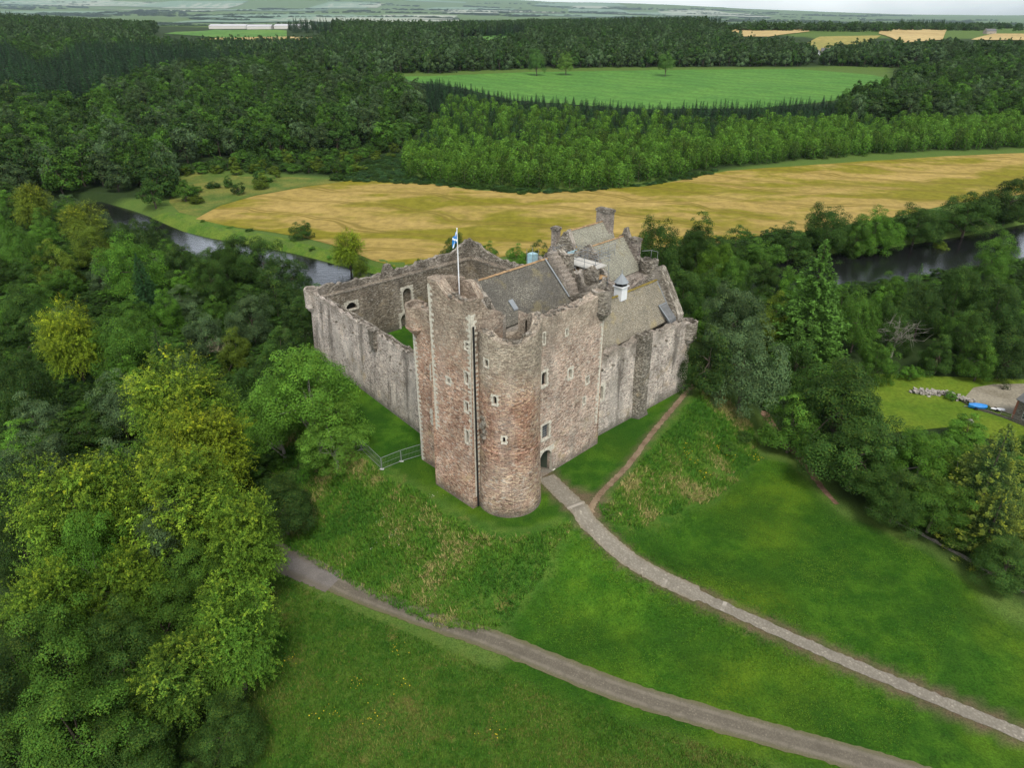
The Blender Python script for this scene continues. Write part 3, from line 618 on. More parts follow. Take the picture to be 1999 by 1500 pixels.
# round tower
CU, CV, CR = 53.0, 53.5, 3.95
def on_c(px, py, c=None):
    d = ray(px, py); du, dv = (d[0]+d[1])*S2, (-d[0]+d[1])*S2; a = du*du+dv*dv; b = -2*(du*CU+dv*CV); k = CU*CU+CV*CV-CR*CR
    q = max(b*b-4*a*k, 0); t = (-b-math.sqrt(q))/(2*a); th = math.atan2(dv*t-CV, du*t-CU) % (2*math.pi); return (th*CR, CH+d[2]*t)
hC = [pxhole(on_c, None, b) for b in [(945,702,953,717), (962,774,970,791), (981,854,987,866)]]
dg = math.pi/180
mb = MB(); topC = rag([(a*dg*CR, z) for a, z in [(0,25.4),(14,24.6),(30,23.4),(45,22.95),(110,22.9),(125,24.0),(140,25.2),(180,25.7),(200,25.3),(225,24.7),(250,24.9),(280,25.6),(300,26.4),(325,26.7),(345,26.6),(360,25.4)]], 6, .14, .16, .5)
fC = ring_tower(mb, CU, CV, CR, 0, topC, 1.15, 0, 2*math.pi, holes=hC, batter=.38, bz=2.2)
mb.build('round_tower', M['round'], GATE)
mb = MB(); mb.face([L(CU+(CR-.9)*math.cos(a*dg), CV+(CR-.9)*math.sin(a*dg), 22.6) for a in range(0, 360, 12)]); mb.build('tower_floor', M['dark'], GATE)
mb = MB()
for k in range(64):
    t0, t1 = (100+k*3.75)*dg, (100+(k+1)*3.75)*dg
    pr = [(CR-.05, 9.55), (CR+.12, 9.62), (CR+.12, 9.78), (CR-.05, 9.90)]
    for (r0, z0), (r1, z1) in zip(pr, pr[1:]): mb.face([L(CU+r0*math.cos(t0), CV+r0*math.sin(t0), z0), L(CU+r0*math.cos(t1), CV+r0*math.sin(t1), z0), L(CU+r1*math.cos(t1), CV+r1*math.sin(t1), z1), L(CU+r1*math.cos(t0), CV+r1*math.sin(t0), z1)], [(t0*CR, z0), (t1*CR, z0), (t1*CR, z1), (t0*CR, z1)])
mb.build('string_course', M['round'], GATE)
window(GATE, fC, hC[0], fw=.12); window(GATE, fC, hC[1], arch=True, fw=.2); window(GATE, fC, hC[2], arch=True, fw=.2)
mb = MB(); ring_tower(mb, 53.7, 56.9, 1.5, 20, rag([(0,26.2),(2.4,27.6),(4,27.2),(6.2,25.6),(8.5,26.2)], 8, .35, .35), .45, 60*dg, 320*dg); mb.build('broken_stair_turret', M['rag'], GATE)
mb = MB(); g = lambda s, d, z: fC(s, z, d)
r = np.random.RandomState(4)
for (dx, z, w, h) in [(0,11.2,.7,.5),(.25,12.0,.5,.6),(-.1,12.7,.8,.5),(.2,13.3,.6,.5),(-.05,13.9,.7,.4)]:
    s0 = on_c(945, 850)[0]+dx; mb.box(g, s0-w/2, s0+w/2, -.2-r.uniform(0, .2), .2, z, z+h, 0, .08, r)
mb.build('broken_corbels', M['rag'], GATE)
# drain pipe in the angle between the towers
mb = MB(); mb.tube([L(48.62, 54.98, .2), L(48.62, 54.98, 26.2)], .13, 6); mb.build('drain_pipe', M['void'], GATE)
# entrance front
fD = lambda s, z, d: L(s, 53.9+d-(.35*max(0, 1-z/1.2) if d < .01 else 0), z)
hD = [pxhole(on_v, 53.9, b) for b in [(1057,727,1067,754), (1060,650,1064,673), (1058,829,1072,857), (1144,736,1149,750), (1138,776,1142,790), (1110,721,1116,739), (1104,643,1108,656)]]
dU = sorted((on_v(1053,915,53.9)[0], on_v(1076,905,53.9)[0])); hDoor = [dU[0], dU[1], .02, 3.95, 3.2]
mb = MB(); wall(mb, fD, 56.6, 72.2, 0, rag([(56.6,25.9),(58.5,24.7),(61,23.9),(65,24.3),(68,24.0),(70.5,24.6),(72.2,25)], 9, .22, .2), 1.6, hD+[hDoor], col=.4)
mb.build('entrance_front', M['front'], GATE)
for i, h in enumerate(hD): window(GATE, fD, h, arch=i in (0, 5), fw=(.28,.12,.26,.16,.14,.30,.13)[i], mat='glass' if i == 2 else ('quoin' if i == 5 else 'void'), label='wide barred window beside the round tower' if i == 2 else None)
gw = [o for o in GATE.children if o.name.startswith('window')][-5]
mb = MB(); a, b, c, e = hD[2]
for k in range(1, 5): mb.box(lambda s, d, z: fD(s, z, d), a+(b-a)*k/5-.025, a+(b-a)*k/5+.025, .30, .35, c, e)
for k in range(1, 6): mb.box(lambda s, d, z: fD(s, z, d), a, b, .355, .40, c+(e-c)*k/6-.025, c+(e-c)*k/6+.025)
mb.build('window_bars', M['steel'], GATE)
a, b, c, e = hDoor[:4]
dv = window(GATE, fD, hDoor, arch=True, fw=.38, name='gateway', sill=False)
mb = MB(); ang = 62*dg; wd = (b-a)*.5
mb.box(lambda s, d, z: fD(b-.06-s*math.cos(ang)-d*math.sin(ang), z, .75+s*math.sin(ang)-d*math.cos(ang)), 0, wd, -.05, .05, .05, 3.3)
for z in (.6, 1.7, 2.8): mb.box(lambda s, d, z_: fD(b-.06-s*math.cos(ang)-d*math.sin(ang), z_, .75+s*math.sin(ang)-d*math.cos(ang)), .1, wd-.05, .052, .075, z, z+.12)
mb.build('door', M['oak'], GATE)
# horizontal offset band high on the front
mb = MB()
wall(mb, lambda s, z, d: L(72.2-d, s, z), 55.4, 69.2, 0, rag([(55,24.4),(60,23),(69,23.4)], 10, .3, .3), 1.5)
wall(mb, lambda s, z, d: L(s, 69.2-d, z), 51.7, 70.8, 0, rag([(51,23.8),(72,23.2)], 11, .3, .3), 1.4)
mb.build('rear_wall', M['rag'], GATE)
mb = MB(); mb.box(L, 51.7, 70.7, 55.45, 67.8, 21.6, 22.0); mb.build('wall_walk', M['rag'], GATE)
quoins(GATE, None, lambda t, z, d: L(48.5+d-.10*max(0, 1-z/24), 63-t, z), lambda t, z, d: L(48.5+t, 63-d, z), 1.7, 29.5, 1)
quoins(GATE, None, lambda t, z, d: L(48.5+d-.10*max(0, 1-z/24), 55.2+t, z), lambda t, z, d: L(48.5+t, 55.2+d, z), 1.7, 27.5, 2, .8, .45)
quoins(GATE, None, lambda t, z, d: L(50.3+d, 69.2-t, z), lambda t, z, d: L(50.3+t, 69.2-d, z), .1, 20.5, 3, .7, .35)
quoins(GATE, None, lambda t, z, d: L(72.2-t, 53.9+d, z), lambda t, z, d: L(72.2-d, 53.9+t, z), .1, 20.8, 4, .62, .34)
bartizan(GATE, 50.75, 68.7, 1.5, 20.2, 21.6, 24.7, 12, 'gate'); bartizan(GATE, 71.9, 54.4, 1.45, 20.2, 21.7, 24.9, 13, 'rag')
# main roof
roof_slab(GATE, 'roof', 'roof', None, (57.4, 71.4), (58.8, 64.2), (22.25, 27.3), 14); roof_slab(GATE, 'rear_roof_slope', 'roof', None, (57.4, 71.4), (69.0, 64.2), (22.25, 27.3), 15)
ridge_cap(GATE, 'ridge', 57.4, 71.4, 64.2, 27.38, 16)
mb = MB(); ragged_gable(mb, 57.0, 57.6, [(58.9,22.6),(64.2,27.7),(68.8,22.6)], 17, 21.9)
mb.build('front_gable', M['rag'], GATE)
mb = MB(); ns = 10                                            # crow steps down the far gable
for k in range(ns):
    va, vb = 58.6+(64.2-58.6)*k/ns, 58.6+(64.2-58.6)*(k+1)/ns; mb.box(L, 71.45, 73.15, va+.003, vb-.003, 21.9, 22.75+(28.1-22.75)*(k+1)/ns)
mb.build('crow_steps', M['grey'], GATE)
mb = MB(); mb.box(lambda u, v, z: L(u, 58.9+v*5.1, 22.55+v*4.83+z), 70.7, 70.9, 0, 1, 0, .10); mb.build('lead_flashing', M['lead'], GATE)
mb = MB(); mb.box(lambda u, v, z: L(u, 60.0+v, 23.42+v*.935+z), 60.4, 61.2, 0, 1.1, .03, .22); mb.build('skylight', M['lead'], GATE)
mb = MB(); pv = [on_u(x, y, 73.2) for x, y in [(1043,533),(1050,516),(1060,500),(1075,494),(1090,490),(1103,498),(1113,500),(1116,524)]]
wall(mb, lambda s, z, d: L(73.2+d, s, z), min(p[0] for p in pv), max(p[0] for p in pv), 14, rag(pv, 18, .25, .3), 1.1)
pv2 = [on_u(x, y, 74.6) for x, y in [(1112,540),(1118,528),(1130,536),(1150,520),(1162,527),(1166,560)]]
wall(mb, lambda s, z, d: L(74.6+d, s, z), min(p[0] for p in pv2), max(p[0] for p in pv2), 14, rag(pv2, 19, .3, .3), 1.0)
ring_tower(mb, 74.2, 58.0, 2.0, 14, rag([(0,25.6),(4,25.9),(8,24.6),(12,25.5)], 20, .3, .3), .5, 90*dg, 330*dg)
mb.build('cap_house', M['rag'], GATE)
rr = np.random.RandomState(8); rb = MB(); rubble(rb, [L(s, 54.6+rr.uniform(-.3, .5), 24.2) for s in rr.uniform(58, 71.5, 34)] + [L(49.1+rr.uniform(-.3, .4), s, 28.9) for s in rr.uniform(55.6, 60, 14)] + [L(CU+3.4*math.cos(a), CV+3.4*math.sin(a), topC(a*CR)) for a in rr.uniform(2.4, 6.2, 40)] + [L(51, s, 24.5) for s in rr.uniform(63.5, 68, 8)], 9)
rb.build('broken_wall_head', M['rag'], GATE)['kind'] = 'stuff'
# flagpole with the saltire
fp = empty('flagpole', L(51.8, 61.0, 26.0), 'slim white flagpole with a drooping blue and white flag on the tower', 'flagpole')
mb = MB(); p0 = Vector(L(51.8, 61.0, 26.0)); mb.tube([p0, p0+Vector((0,0,5)), p0+Vector((0,0,10.0))], [.085, .075, .055], 8); mb.tube([p0+Vector((0,0,10.0)), p0+Vector((0,0,10.12))], [.10, .06], 8)
mb.build('pole', M['white'], fp, True)
def m_flag():
    t = NT('saltire cloth'); u = t.sep(t.uv()); a, b = u[0], u[1]
    d = t.math('MINIMUM', t.math('ABSOLUTE', t.math('SUBTRACT', a, b)), t.math('ABSOLUTE', t.math('SUBTRACT', t.math('ADD', a, b), 1.)))
    return t.done(t.mix(t.math('LESS_THAN', d, .10), (.02,.22,.56), (.82,.84,.86)), .8, .2)
M['flag'] = m_flag()
mb = MB(); nu_, nv_ = 14, 10; fd = Vector((-.93, -.36, 0))
def flagp(a, b): # a along the fly, b up the hoist
    return p0+Vector((0,0,9.8-1.2*(1-b)-a*.95))+fd*(a*.6)+Vector((.36,-.93,0))*(.17*math.sin(a*10+b*2.5)*min(1, a*3))
for i in range(nu_):
    for j in range(nv_):
        q = [(i,j),(i+1,j),(i+1,j+1),(i,j+1)]; mb.face([flagp(a/nu_, b/nv_) for a, b in q], [(a/nu_, b/nv_) for a, b in q])
mb.build('flag', M['flag'], fp, True)

# ---- left curtain wall
CW = empty('curtain_wall', L(56.7, 91, 0), 'long pale stained curtain wall running back left from the gatehouse', 'castle wall')
fW = lambda s, z, d: L(54.7+(s-69)*.0977+d-(.5*max(0, 1-z/2.5) if d < .01 else 0), s, z)
hW = [pxhole(lambda x, y, c: on_u(x, y, 56.5), 0, b) for b in []]
mb = MB(); wall(mb, fW, 69.25, 113, -1.2, rag([(69,11.3),(113,11.3)], 30, 0, 0), 2.5, col=1.2)
mb.build('wall', M['curt'], CW)
mb = MB(); wall(mb, fW, 69.25, 112.2, 11.3, rag([(69,12.7),(78,12.9),(84,12.5),(90,13.0),(97,12.6),(104,12.8),(110,12.9),(113,13.3)], 31, .22, .2, .7), .75, col=.4); mb.build('outer_parapet', M['curt'], CW)
mb = MB(); wall(mb, lambda s, z, d: fW(s, z, 2.05+d), 69.25, 110.8, 11.3, rag([(69,11.8),(113,11.9)], 32, .12, .12, .8), .43, col=.5); mb.build('inner_kerb', M['rag'], CW)
for s, w in ((88.5, 1.5),):
    mb = MB(); mb.box(lambda a, d, z: fW(a, z, d), s-w/2, s+w/2, -.75, .72, 10.2, 13.3); mb.box(lambda a, d, z: fW(a, z, d), s-w/2+.2, s+w/2-.2, -.5, .3, 9.5, 10.19); mb.build('machicolation', M['rag'], CW)
r = np.random.RandomState(3)
for s in np.arange(71, 112, 3.1): mb = MB(); mb.box(lambda a, d, z: fW(a, z, d), s, s+.28, -.38, .1, 10.1, 10.35, 0, .03, r); mb.build('stone_spout', M['rag'], CW)
quoins(CW, None, lambda t, z, d: fW(113-t, z, d), lambda t, z, d: L(59+t, 113-d, z), -.8, 8.6, 33, .7, .4)
bartizan(CW, 59.35, 112.65, 1.45, 8.4, 9.9, 13.4, 34, 'curt')
mb = MB(); rubble(mb, [fW(s, 12.8, .3) for s in np.random.RandomState(2).uniform(70, 111, 46)], 35, (.2,.45)); mb.build('broken_wall_head', M['rag'], CW)['kind'] = 'stuff'

# ---- rear curtain walls with blocked windows
RWL = empty('curtain_wall', L(78, 112, 0), 'rear courtyard wall with tall blocked arched windows and broken parapet', 'castle wall')
fS = lambda s, z, d: L(s, 112.2-(s-59)*.055+d, z)
onS = lambda x, y, c: on_v(x, y, 111.2)
hS = [pxhole(onS, 0, b) for b in [(786,562,803,604), (783,612,800,652), (678,592,700,606)]]
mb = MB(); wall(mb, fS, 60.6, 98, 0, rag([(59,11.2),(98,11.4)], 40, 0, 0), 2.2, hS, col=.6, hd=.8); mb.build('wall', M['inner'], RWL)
mb = MB(); wall(mb, lambda s, z, d: fS(s, z, 1.35+d), 60.6, 98.4, 11.1, rag([(59,12.6),(68,12.7),(74,12.4),(75.5,12.6),(76.3,14.1),(77.4,14.0),(78.2,12.4),(84,12.9),(90,13.0),(93.5,13.3),(96,14.6),(98,15.0)], 41, .3, .25), .8, col=.4); mb.build('parapet', M['rag'], RWL)
mb = MB(); mb.box(lambda a, d, z: fS(a, z, d), 60.6, 97.4, -.09, .25, 11.08, 11.28); mb.build('string_course', M['rag'], RWL)
for i, h in enumerate(hS): window(RWL, fS, h, arch=True, fw=.40 if i < 2 else .3, mat='inner' if i < 2 else 'void', hd=.8, label='tall blocked lancet window' if i < 2 else None)
fWe = lambda s, z, d: L(97.2+(110-s)*.06+d, s, z)
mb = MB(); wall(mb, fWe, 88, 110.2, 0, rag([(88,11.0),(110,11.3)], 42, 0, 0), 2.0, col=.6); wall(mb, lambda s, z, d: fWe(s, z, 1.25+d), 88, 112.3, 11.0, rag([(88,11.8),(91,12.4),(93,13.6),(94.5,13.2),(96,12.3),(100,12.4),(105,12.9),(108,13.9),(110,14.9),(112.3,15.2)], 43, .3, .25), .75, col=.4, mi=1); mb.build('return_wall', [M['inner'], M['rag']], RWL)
mb = MB(); mb.box(lambda a, d, z: fWe(a, z, d), 88, 109.8, -.09, .25, 10.95, 11.12); mb.build('return_string_course', M['rag'], RWL)

# ---- great hall along the right-hand front
HALL = empty('great_hall', L(85, 60, 0), 'pale hall range with lichened slate roof, stepped gable and white roof louvre', 'castle hall')
fE = lambda s, z, d: L(s, 55.35-(s-72.2)*.042+d-(.3*max(0, 1-z/1.5) if d < .01 else 0), z)
onE = lambda x, y, c: on_v(x, y, 55.25)
hE = [pxhole(onE, 0, b) for b in [(1167,755,1177,782)]]
mb = MB(); wall(mb, fE, 72.25, 97.6, -1.0, rag([(72,13.6),(74,13.5),(74.6,12.9),(76,12.9),(76.5,13.6),(80,13.5),(82.2,13.1),(82.8,13.8),(86,13.5),(90,13.4),(93,13.0),(94.5,13.3),(97.6,12.4)], 50, .25, .28), 1.3, hE, col=.4); mb.build('outer_wall', M['curt'], HALL)
window(HALL, fE, hE[0], arch=True, fw=.36, mat='rag')
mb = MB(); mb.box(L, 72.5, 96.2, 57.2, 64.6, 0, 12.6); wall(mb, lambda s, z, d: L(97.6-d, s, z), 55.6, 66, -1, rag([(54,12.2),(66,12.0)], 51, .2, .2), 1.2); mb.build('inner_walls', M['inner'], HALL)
mb = MB(); bs = 83.9
pl = [(-1.55, 0), (-1.1, -1.15), (1.1, -1.15), (1.55, 0)]
for za, zb, k0, k1 in ((-.8, 1.2, 1.18, 1.0), (1.2, 13.9, 1.0, .96)):
    a = [fE(bs+x*k0, za, min(y*k0, -.0)-.01) for x, y in pl]; b = [fE(bs+x*k1, zb, y*k1-.01) for x, y in pl]
    for i in range(3): mb.face([a[i], a[i+1], b[i+1], b[i]], [(i*2, za), (i*2+2, za), (i*2+2, zb), (i*2, zb)])
mb.face([fE(bs+x*.96, 13.9, y*.96) for x, y in pl]); mb.box(lambda a, d, z: fE(a, z, d), bs-1.3, bs-.75, -1.0, .5, 13.9, 14.7); mb.box(lambda a, d, z: fE(a, z, d), bs-.2, bs+.4, -1.02, .4, 13.9, 14.55); mb.box(lambda a, d, z: fE(a, z, d), bs+.8, bs+1.35, -.9, .5, 13.9, 14.6)
mb.build('buttress', M['dark'], HALL)
roof_slab(HALL, 'roof', 'roof2', None, (72.4, 95.6), (56.75, 60.8), (13.25, 19.0), 52); roof_slab(HALL, 'rear_roof_slope', 'roof2', None, (72.4, 95.6), (65.2, 60.8), (13.1, 19.0), 53)
ridge_cap(HALL, 'moss', 72.4, 95.6, 60.8, 19.06, 54, .22)
mb = MB(); ragged_gable(mb, 95.5, 97.2, [(55.9,13.8),(56.8,15.4),(57.8,17.0),(58.8,18.5),(59.7,20.0),(60.4,21.0),(61.2,21.1),(62.2,19.6),(63.8,17.2),(65.4,14.8)], 55, 10, .45, .3); mb.build('stepped_gable', M['rag'], HALL)
mb = MB(); mb.box(lambda u, v, z: L(95.1+u, 56.8+v*4, 13.36+v*5.68+z), .16, .34, 0, 1, 0, .10); mb.build('gable_gutter', M['lead'], HALL)
mb = MB(); mb.prism([L(92.9, 55.9, 13.0), L(95.0, 55.9, 13.0), L(95.0, 58.2, 15.2), L(92.9, 58.2, 15.2)], [L(92.9, 56.0, 13.7), L(95.0, 56.0, 13.7), L(95.0, 58.1, 15.7), L(92.9, 58.1, 15.7)]); mb.build('lean_to_roof', M['slategrey'], HALL)
mb = MB(); mb.box(lambda u, v, z: L(u, 55.9+v*2.2, 13.72+v*2.0+z), 92.76, 92.9, 0, 1, -.1, .06); mb.box(L, 92.8, 95.0, 58.1, 58.26, 15.65, 15.8); mb.build('lean_to_flashing', M['lead'], HALL)
mb = MB(); mb.box(L, 84.6, 86.1, 60.05, 61.55, 18.2, 20.4); mb.box(L, 84.4, 86.3, 59.85, 61.75, 20.4, 20.55); lv = mb.build('louvre', M['white'], HALL)
mb = MB(); mb.box(L, 84.65, 86.05, 60.1, 61.5, 20.56, 21.1); mb.build('louvre_slats', M['void'], lv)
mb = MB(); ap = L(85.35, 60.8, 22.6); rg = [L(85.35+1.2*math.cos(a*dg), 60.8+1.2*math.sin(a*dg), 21.1) for a in range(0, 360, 45)]
for i in range(8): mb.face([rg[i], rg[(i+1) % 8], ap])
mb.face(rg[::-1]); mb.tube([ap, (ap[0], ap[1], 23.1)], .06, 6); mb.build('louvre_cap', M['lead'], lv)
quoins(HALL, None, lambda t, z, d: fE(97.6-t, z, d), lambda t, z, d: L(97.6-d, 54.3+t, z), -.5, 8.8, 56, .75, .45)
bartizan(HALL, 97.3, 54.75, 1.5, 8.2, 9.8, 12.7, 57, 'rag')
r = np.random.RandomState(6)
for s in list(np.arange(74, 82, 2.6))+list(np.arange(87, 97, 3.1)): mb = MB(); mb.box(lambda a, d, z: fE(a, z, d), s, s+.3, -.4, .1, 11.3, 11.6, 0, .03, r); mb.build('stone_spout', M['rag'], HALL)
mb = MB(); rubble(mb, [fE(s, 13.3, .5) for s in r.uniform(73, 96.5, 40)], 58, (.2,.5)); mb.build('broken_wall_head', M['rag'], HALL)['kind'] = 'stuff'

# ---- kitchen tower behind
KIT = empty('kitchen_tower', L(99, 75, 0), 'grey roofed tower with two tall chimneys rising behind the gatehouse roof', 'castle tower')
mb = MB(); mb.box(L, 94.0, 104.2, 68.2, 83.4, 0, 16.4); mb.build('tower_body', M['grey'], KIT)
mb = MB()
wall(mb, lambda s, z, d: L(s, 67.6+d, z), 94, 104.6, 0, rag([(94,15.2),(99,15.5),(104.6,16.4)], 60, .25, .25), .6)
wall(mb, lambda s, z, d: L(93.4+d, s, z), 67.6, 83.5, 0, rag([(67,16.5),(75,17.5),(78,19.5),(83.5,19.8)], 61, .3, .3), .6)
mb.build('tower_walls', M['grey'], KIT)
roof_slab(KIT, 'roof', 'roof3', None, (94.6, 104.3), (70.0, 74.7), (16.6, 22.0), 62); roof_slab(KIT, 'rear_roof_slope', 'roof3', None, (94.6, 104.3), (77.0, 74.7), (19.5, 22.0), 63)
roof_slab(KIT, 'upper_roof', 'roof3', None, (93.6, 104.2), (75.2, 79.0), (19.6, 24.2), 64); roof_slab(KIT, 'upper_rear_slope', 'roof3', None, (93.6, 104.2), (83.4, 79.0), (19.5, 24.2), 65)
ridge_cap(KIT, 'ridge', 95, 104.3, 74.7, 22.06, 66); ridge_cap(KIT, 'ridge', 93.6, 103.2, 79.0, 24.26, 67)
mb = MB(); ragged_gable(mb, 104.2, 105.2, [(69.6,17),(71,19),(72.2,20.5),(73.6,22.6),(74.4,24.0),(75.0,22.4),(76,21.0),(77,20.6)], 68, 14, .5, .35); mb.build('gable', M['rag'], KIT); mb = MB()
ragged_gable(mb, 92.7, 93.6, [(76.2,20.6),(77.6,22.8),(78.6,24.6),(79.6,24.2),(80.4,22.6),(81.6,21.4),(83.3,20.4)], 69, 15, .5, .3); mb.build('gable', M['rag'], KIT); mb = MB()
ragged_gable(mb, 93.9, 94.7, [(69.6,16.8),(71.5,19.2),(73.4,21.4),(74.7,22.7),(75.6,22.2),(77,20.6)], 76, 14, .5, .3); mb.build('gable', M['rag'], KIT); mb = MB()
ragged_gable(mb, 104.2, 105.2, [(77.2,20.6),(78.0,22.8),(79,24.4),(80,23.4),(83,20)], 70, 14, .5, .3); mb.build('gable', M['rag'], KIT)
def chimney(u0, u1, v0, v1, z0, z1):
    mb = MB(); mb.box(L, u0, u1, v0, v1, z0, z1); c = mb.build('chimney', M['grey'], KIT); mb = MB(); mb.box(L, u0-.15, u1+.15, v0-.15, v1+.15, z1, z1+.45); mb.box(L, u0+.1, u1-.1, v0+.1, v1-.1, z1+.45, z1+.6); mb.build('chimney_cap', M['rag'], c)
chimney(103.3, 104.6, 77.3, 80.6, 21, 26.0); chimney(92.6, 93.8, 81.2, 82.4, 17, 24.0); chimney(104.1, 105.3, 71.2, 73.0, 17, 21.6)
mb = MB(); ring_tower(mb, 104.6, 68.6, 1.7, 0, rag([(0,18.5),(5,19),(11,18.4)], 71, .2, .3), .45, 0, 2*math.pi); ring_tower(mb, 103.8, 66.2, 1.5, 0, rag([(0,14.5),(5,15.2),(10,14.5)], 72, .4, .4), .5, 0, 2*math.pi); mb.build('round_turret', M['dark'], KIT)
mb = MB()
for a, b in ((L(104,70,20.2), L(105.6,69,20.2)), (L(105.6,69,20.2), L(105.6,67.6,20.2))):
    mb.tube([a, b], .04, 5); mb.tube([b, (b[0], b[1], b[2]-1.3)], .04, 5)
mb.build('handrail', M['steel'], KIT)

# scaffolding between the roofs
dz_ = 1.3; L0_ = L; LS = lambda u, v, z: L0_(u, v+2.6, z+dz_)
SCF = empty('scaffolding', L(92, 72, 0), 'white sheeted scaffolding with pole rails between the castle roofs', 'scaffolding')
mb = MB(); mb.box(LS, 89.6, 93.3, 67.2, 76.2, 18.55, 18.75); mb.build('sheeted_deck', M['board'], SCF)
mb = MB(); mb.box(LS, 89.3, 93.35, 67.0, 76.4, 16.6, 16.68); mb.box(LS, 88.4, 89.25, 66.8, 69.2, 14.6, 14.7); mb.build('plank_deck', M['plank'], SCF)
mb = MB()
for u in (89.5, 93.3):
    for v in (66.8, 69.2, 71.6, 74.0, 76.4):
        for a, b in ((9, 20.9),): mb.tube([LS(u, v, a), LS(u, v, b)], .05, 5)
    for z in (15.6, 17.4, 19.7, 20.3, 20.8): mb.tube([LS(u, 66.4, z), LS(u, 76.8, z)], .045, 5)
for v in (66.8, 71.6, 76.4):
    for z in (16.4, 19.7, 20.6): mb.tube([LS(89.2, v, z), LS(93.7, v, z)], .045, 5)
for z in (19.6, 20.2, 20.8): mb.tube([LS(93.3, 70.2, z), LS(99.5, 70.2, z)], .045, 5)
for u in (95.4, 97.4, 99.4): mb.tube([LS(u, 70.2, 15.6), LS(u, 70.2, 20.9)], .045, 5)
mb.tube([LS(89.5, 66.8, 14.0), LS(89.5, 71.6, 18.4)], .045, 5); mb.tube([LS(89.5, 76.4, 14.0), LS(89.5, 71.6, 18.4)], .045, 5)
mb.build('poles', M['steel'], SCF)
mb = MB(); mb.box(LS, 89.4, 93.4, 74.2, 74.26, 18.8, 20.0); mb.build('debris_net', M['tblue'], SCF)
SCT = empty('scaffolding', L(93, 89, 0), 'small teal sheeted scaffold tower at the left side of the kitchen tower', 'scaffolding')
mb = MB(); mb.box(L, 92.2, 93.6, 86.6, 88.0, 11, 18.4); mb.build('sheeting', M['tblue'], SCT)
mb = MB()
for u in (92.1, 93.7):
    for v in (86.5, 88.1): mb.tube([L(u, v, 0), L(u, v, 19.2)], .05, 5)
mb.build('poles', M['steel'], SCT)
mb = MB(); wall(mb, lambda s, z, d: L(93.9+d, s, z), 83.6, 88.4, 0, rag([(83,17.5),(85,16.5),(88.4,17.8)], 73, .4, .4), 1.2); mb.build('broken_wall', M['grey'], KIT)
YARD = [L(56.5+2.5, 70)[:2], L(97, 66)[:2], L(97.4, 110)[:2], L(61.5, 111.5)[:2]]

# ---------------------------------------------------------------- trees: meshes
def rdir(r, n):
    v = r.normal(0, 1, (n, 3)); return v/np.linalg.norm(v, axis=1)[:, None]
def leaf_quads(r, P, N, size, aspect=.62, tw=None):
    """diamond leaf sprays at P facing N"""
    n = len(P); N = N/np.linalg.norm(N, axis=1)[:, None]; a = np.cross(N, rdir(r, n) if tw is None else tw); a /= np.linalg.norm(a, axis=1)[:, None]+1e-9; b = np.cross(N, a)
    s = (size*r.uniform(.65, 1.3, n))[:, None]; A, B = a*s*.5*aspect, b*s*.5
    V = np.stack([P-B, P+A-B*.1, P+B, P-A-B*.1], 1).reshape(-1, 3); return V, np.arange(4*n).reshape(n, 4)
def nvec(r, d, j): return d+j*r.normal(0, 1, d.shape)
def tube_np(pts, rad, n=6):
    P = [Vector(p) for p in pts]; V = []; Q = []
    for i, p in enumerate(P):
        d = (P[min(i+1, len(P)-1)]-P[max(i-1, 0)]).normalized(); a = d.orthogonal().normalized(); b = d.cross(a)
        V += [tuple(p+(a*math.cos(6.2832*k/n)+b*math.sin(6.2832*k/n))*rad[i]) for k in range(n)]
    for i in range(len(P)-1):
        for k in range(n): Q.append((i*n+k, i*n+(k+1) % n, (i+1)*n+(k+1) % n, (i+1)*n+k))
    return np.array(V), np.array(Q)
def join(parts):
    V, Q, o = [], [], 0
    for v, q in parts: V.append(v); Q.append(q+o); o += len(v)
    return np.concatenate(V), np.concatenate(Q)
def lobes(r, n=7): return [(rdir(r, 1)[0], r.uniform(.5, 1.0)) for _ in range(n)]
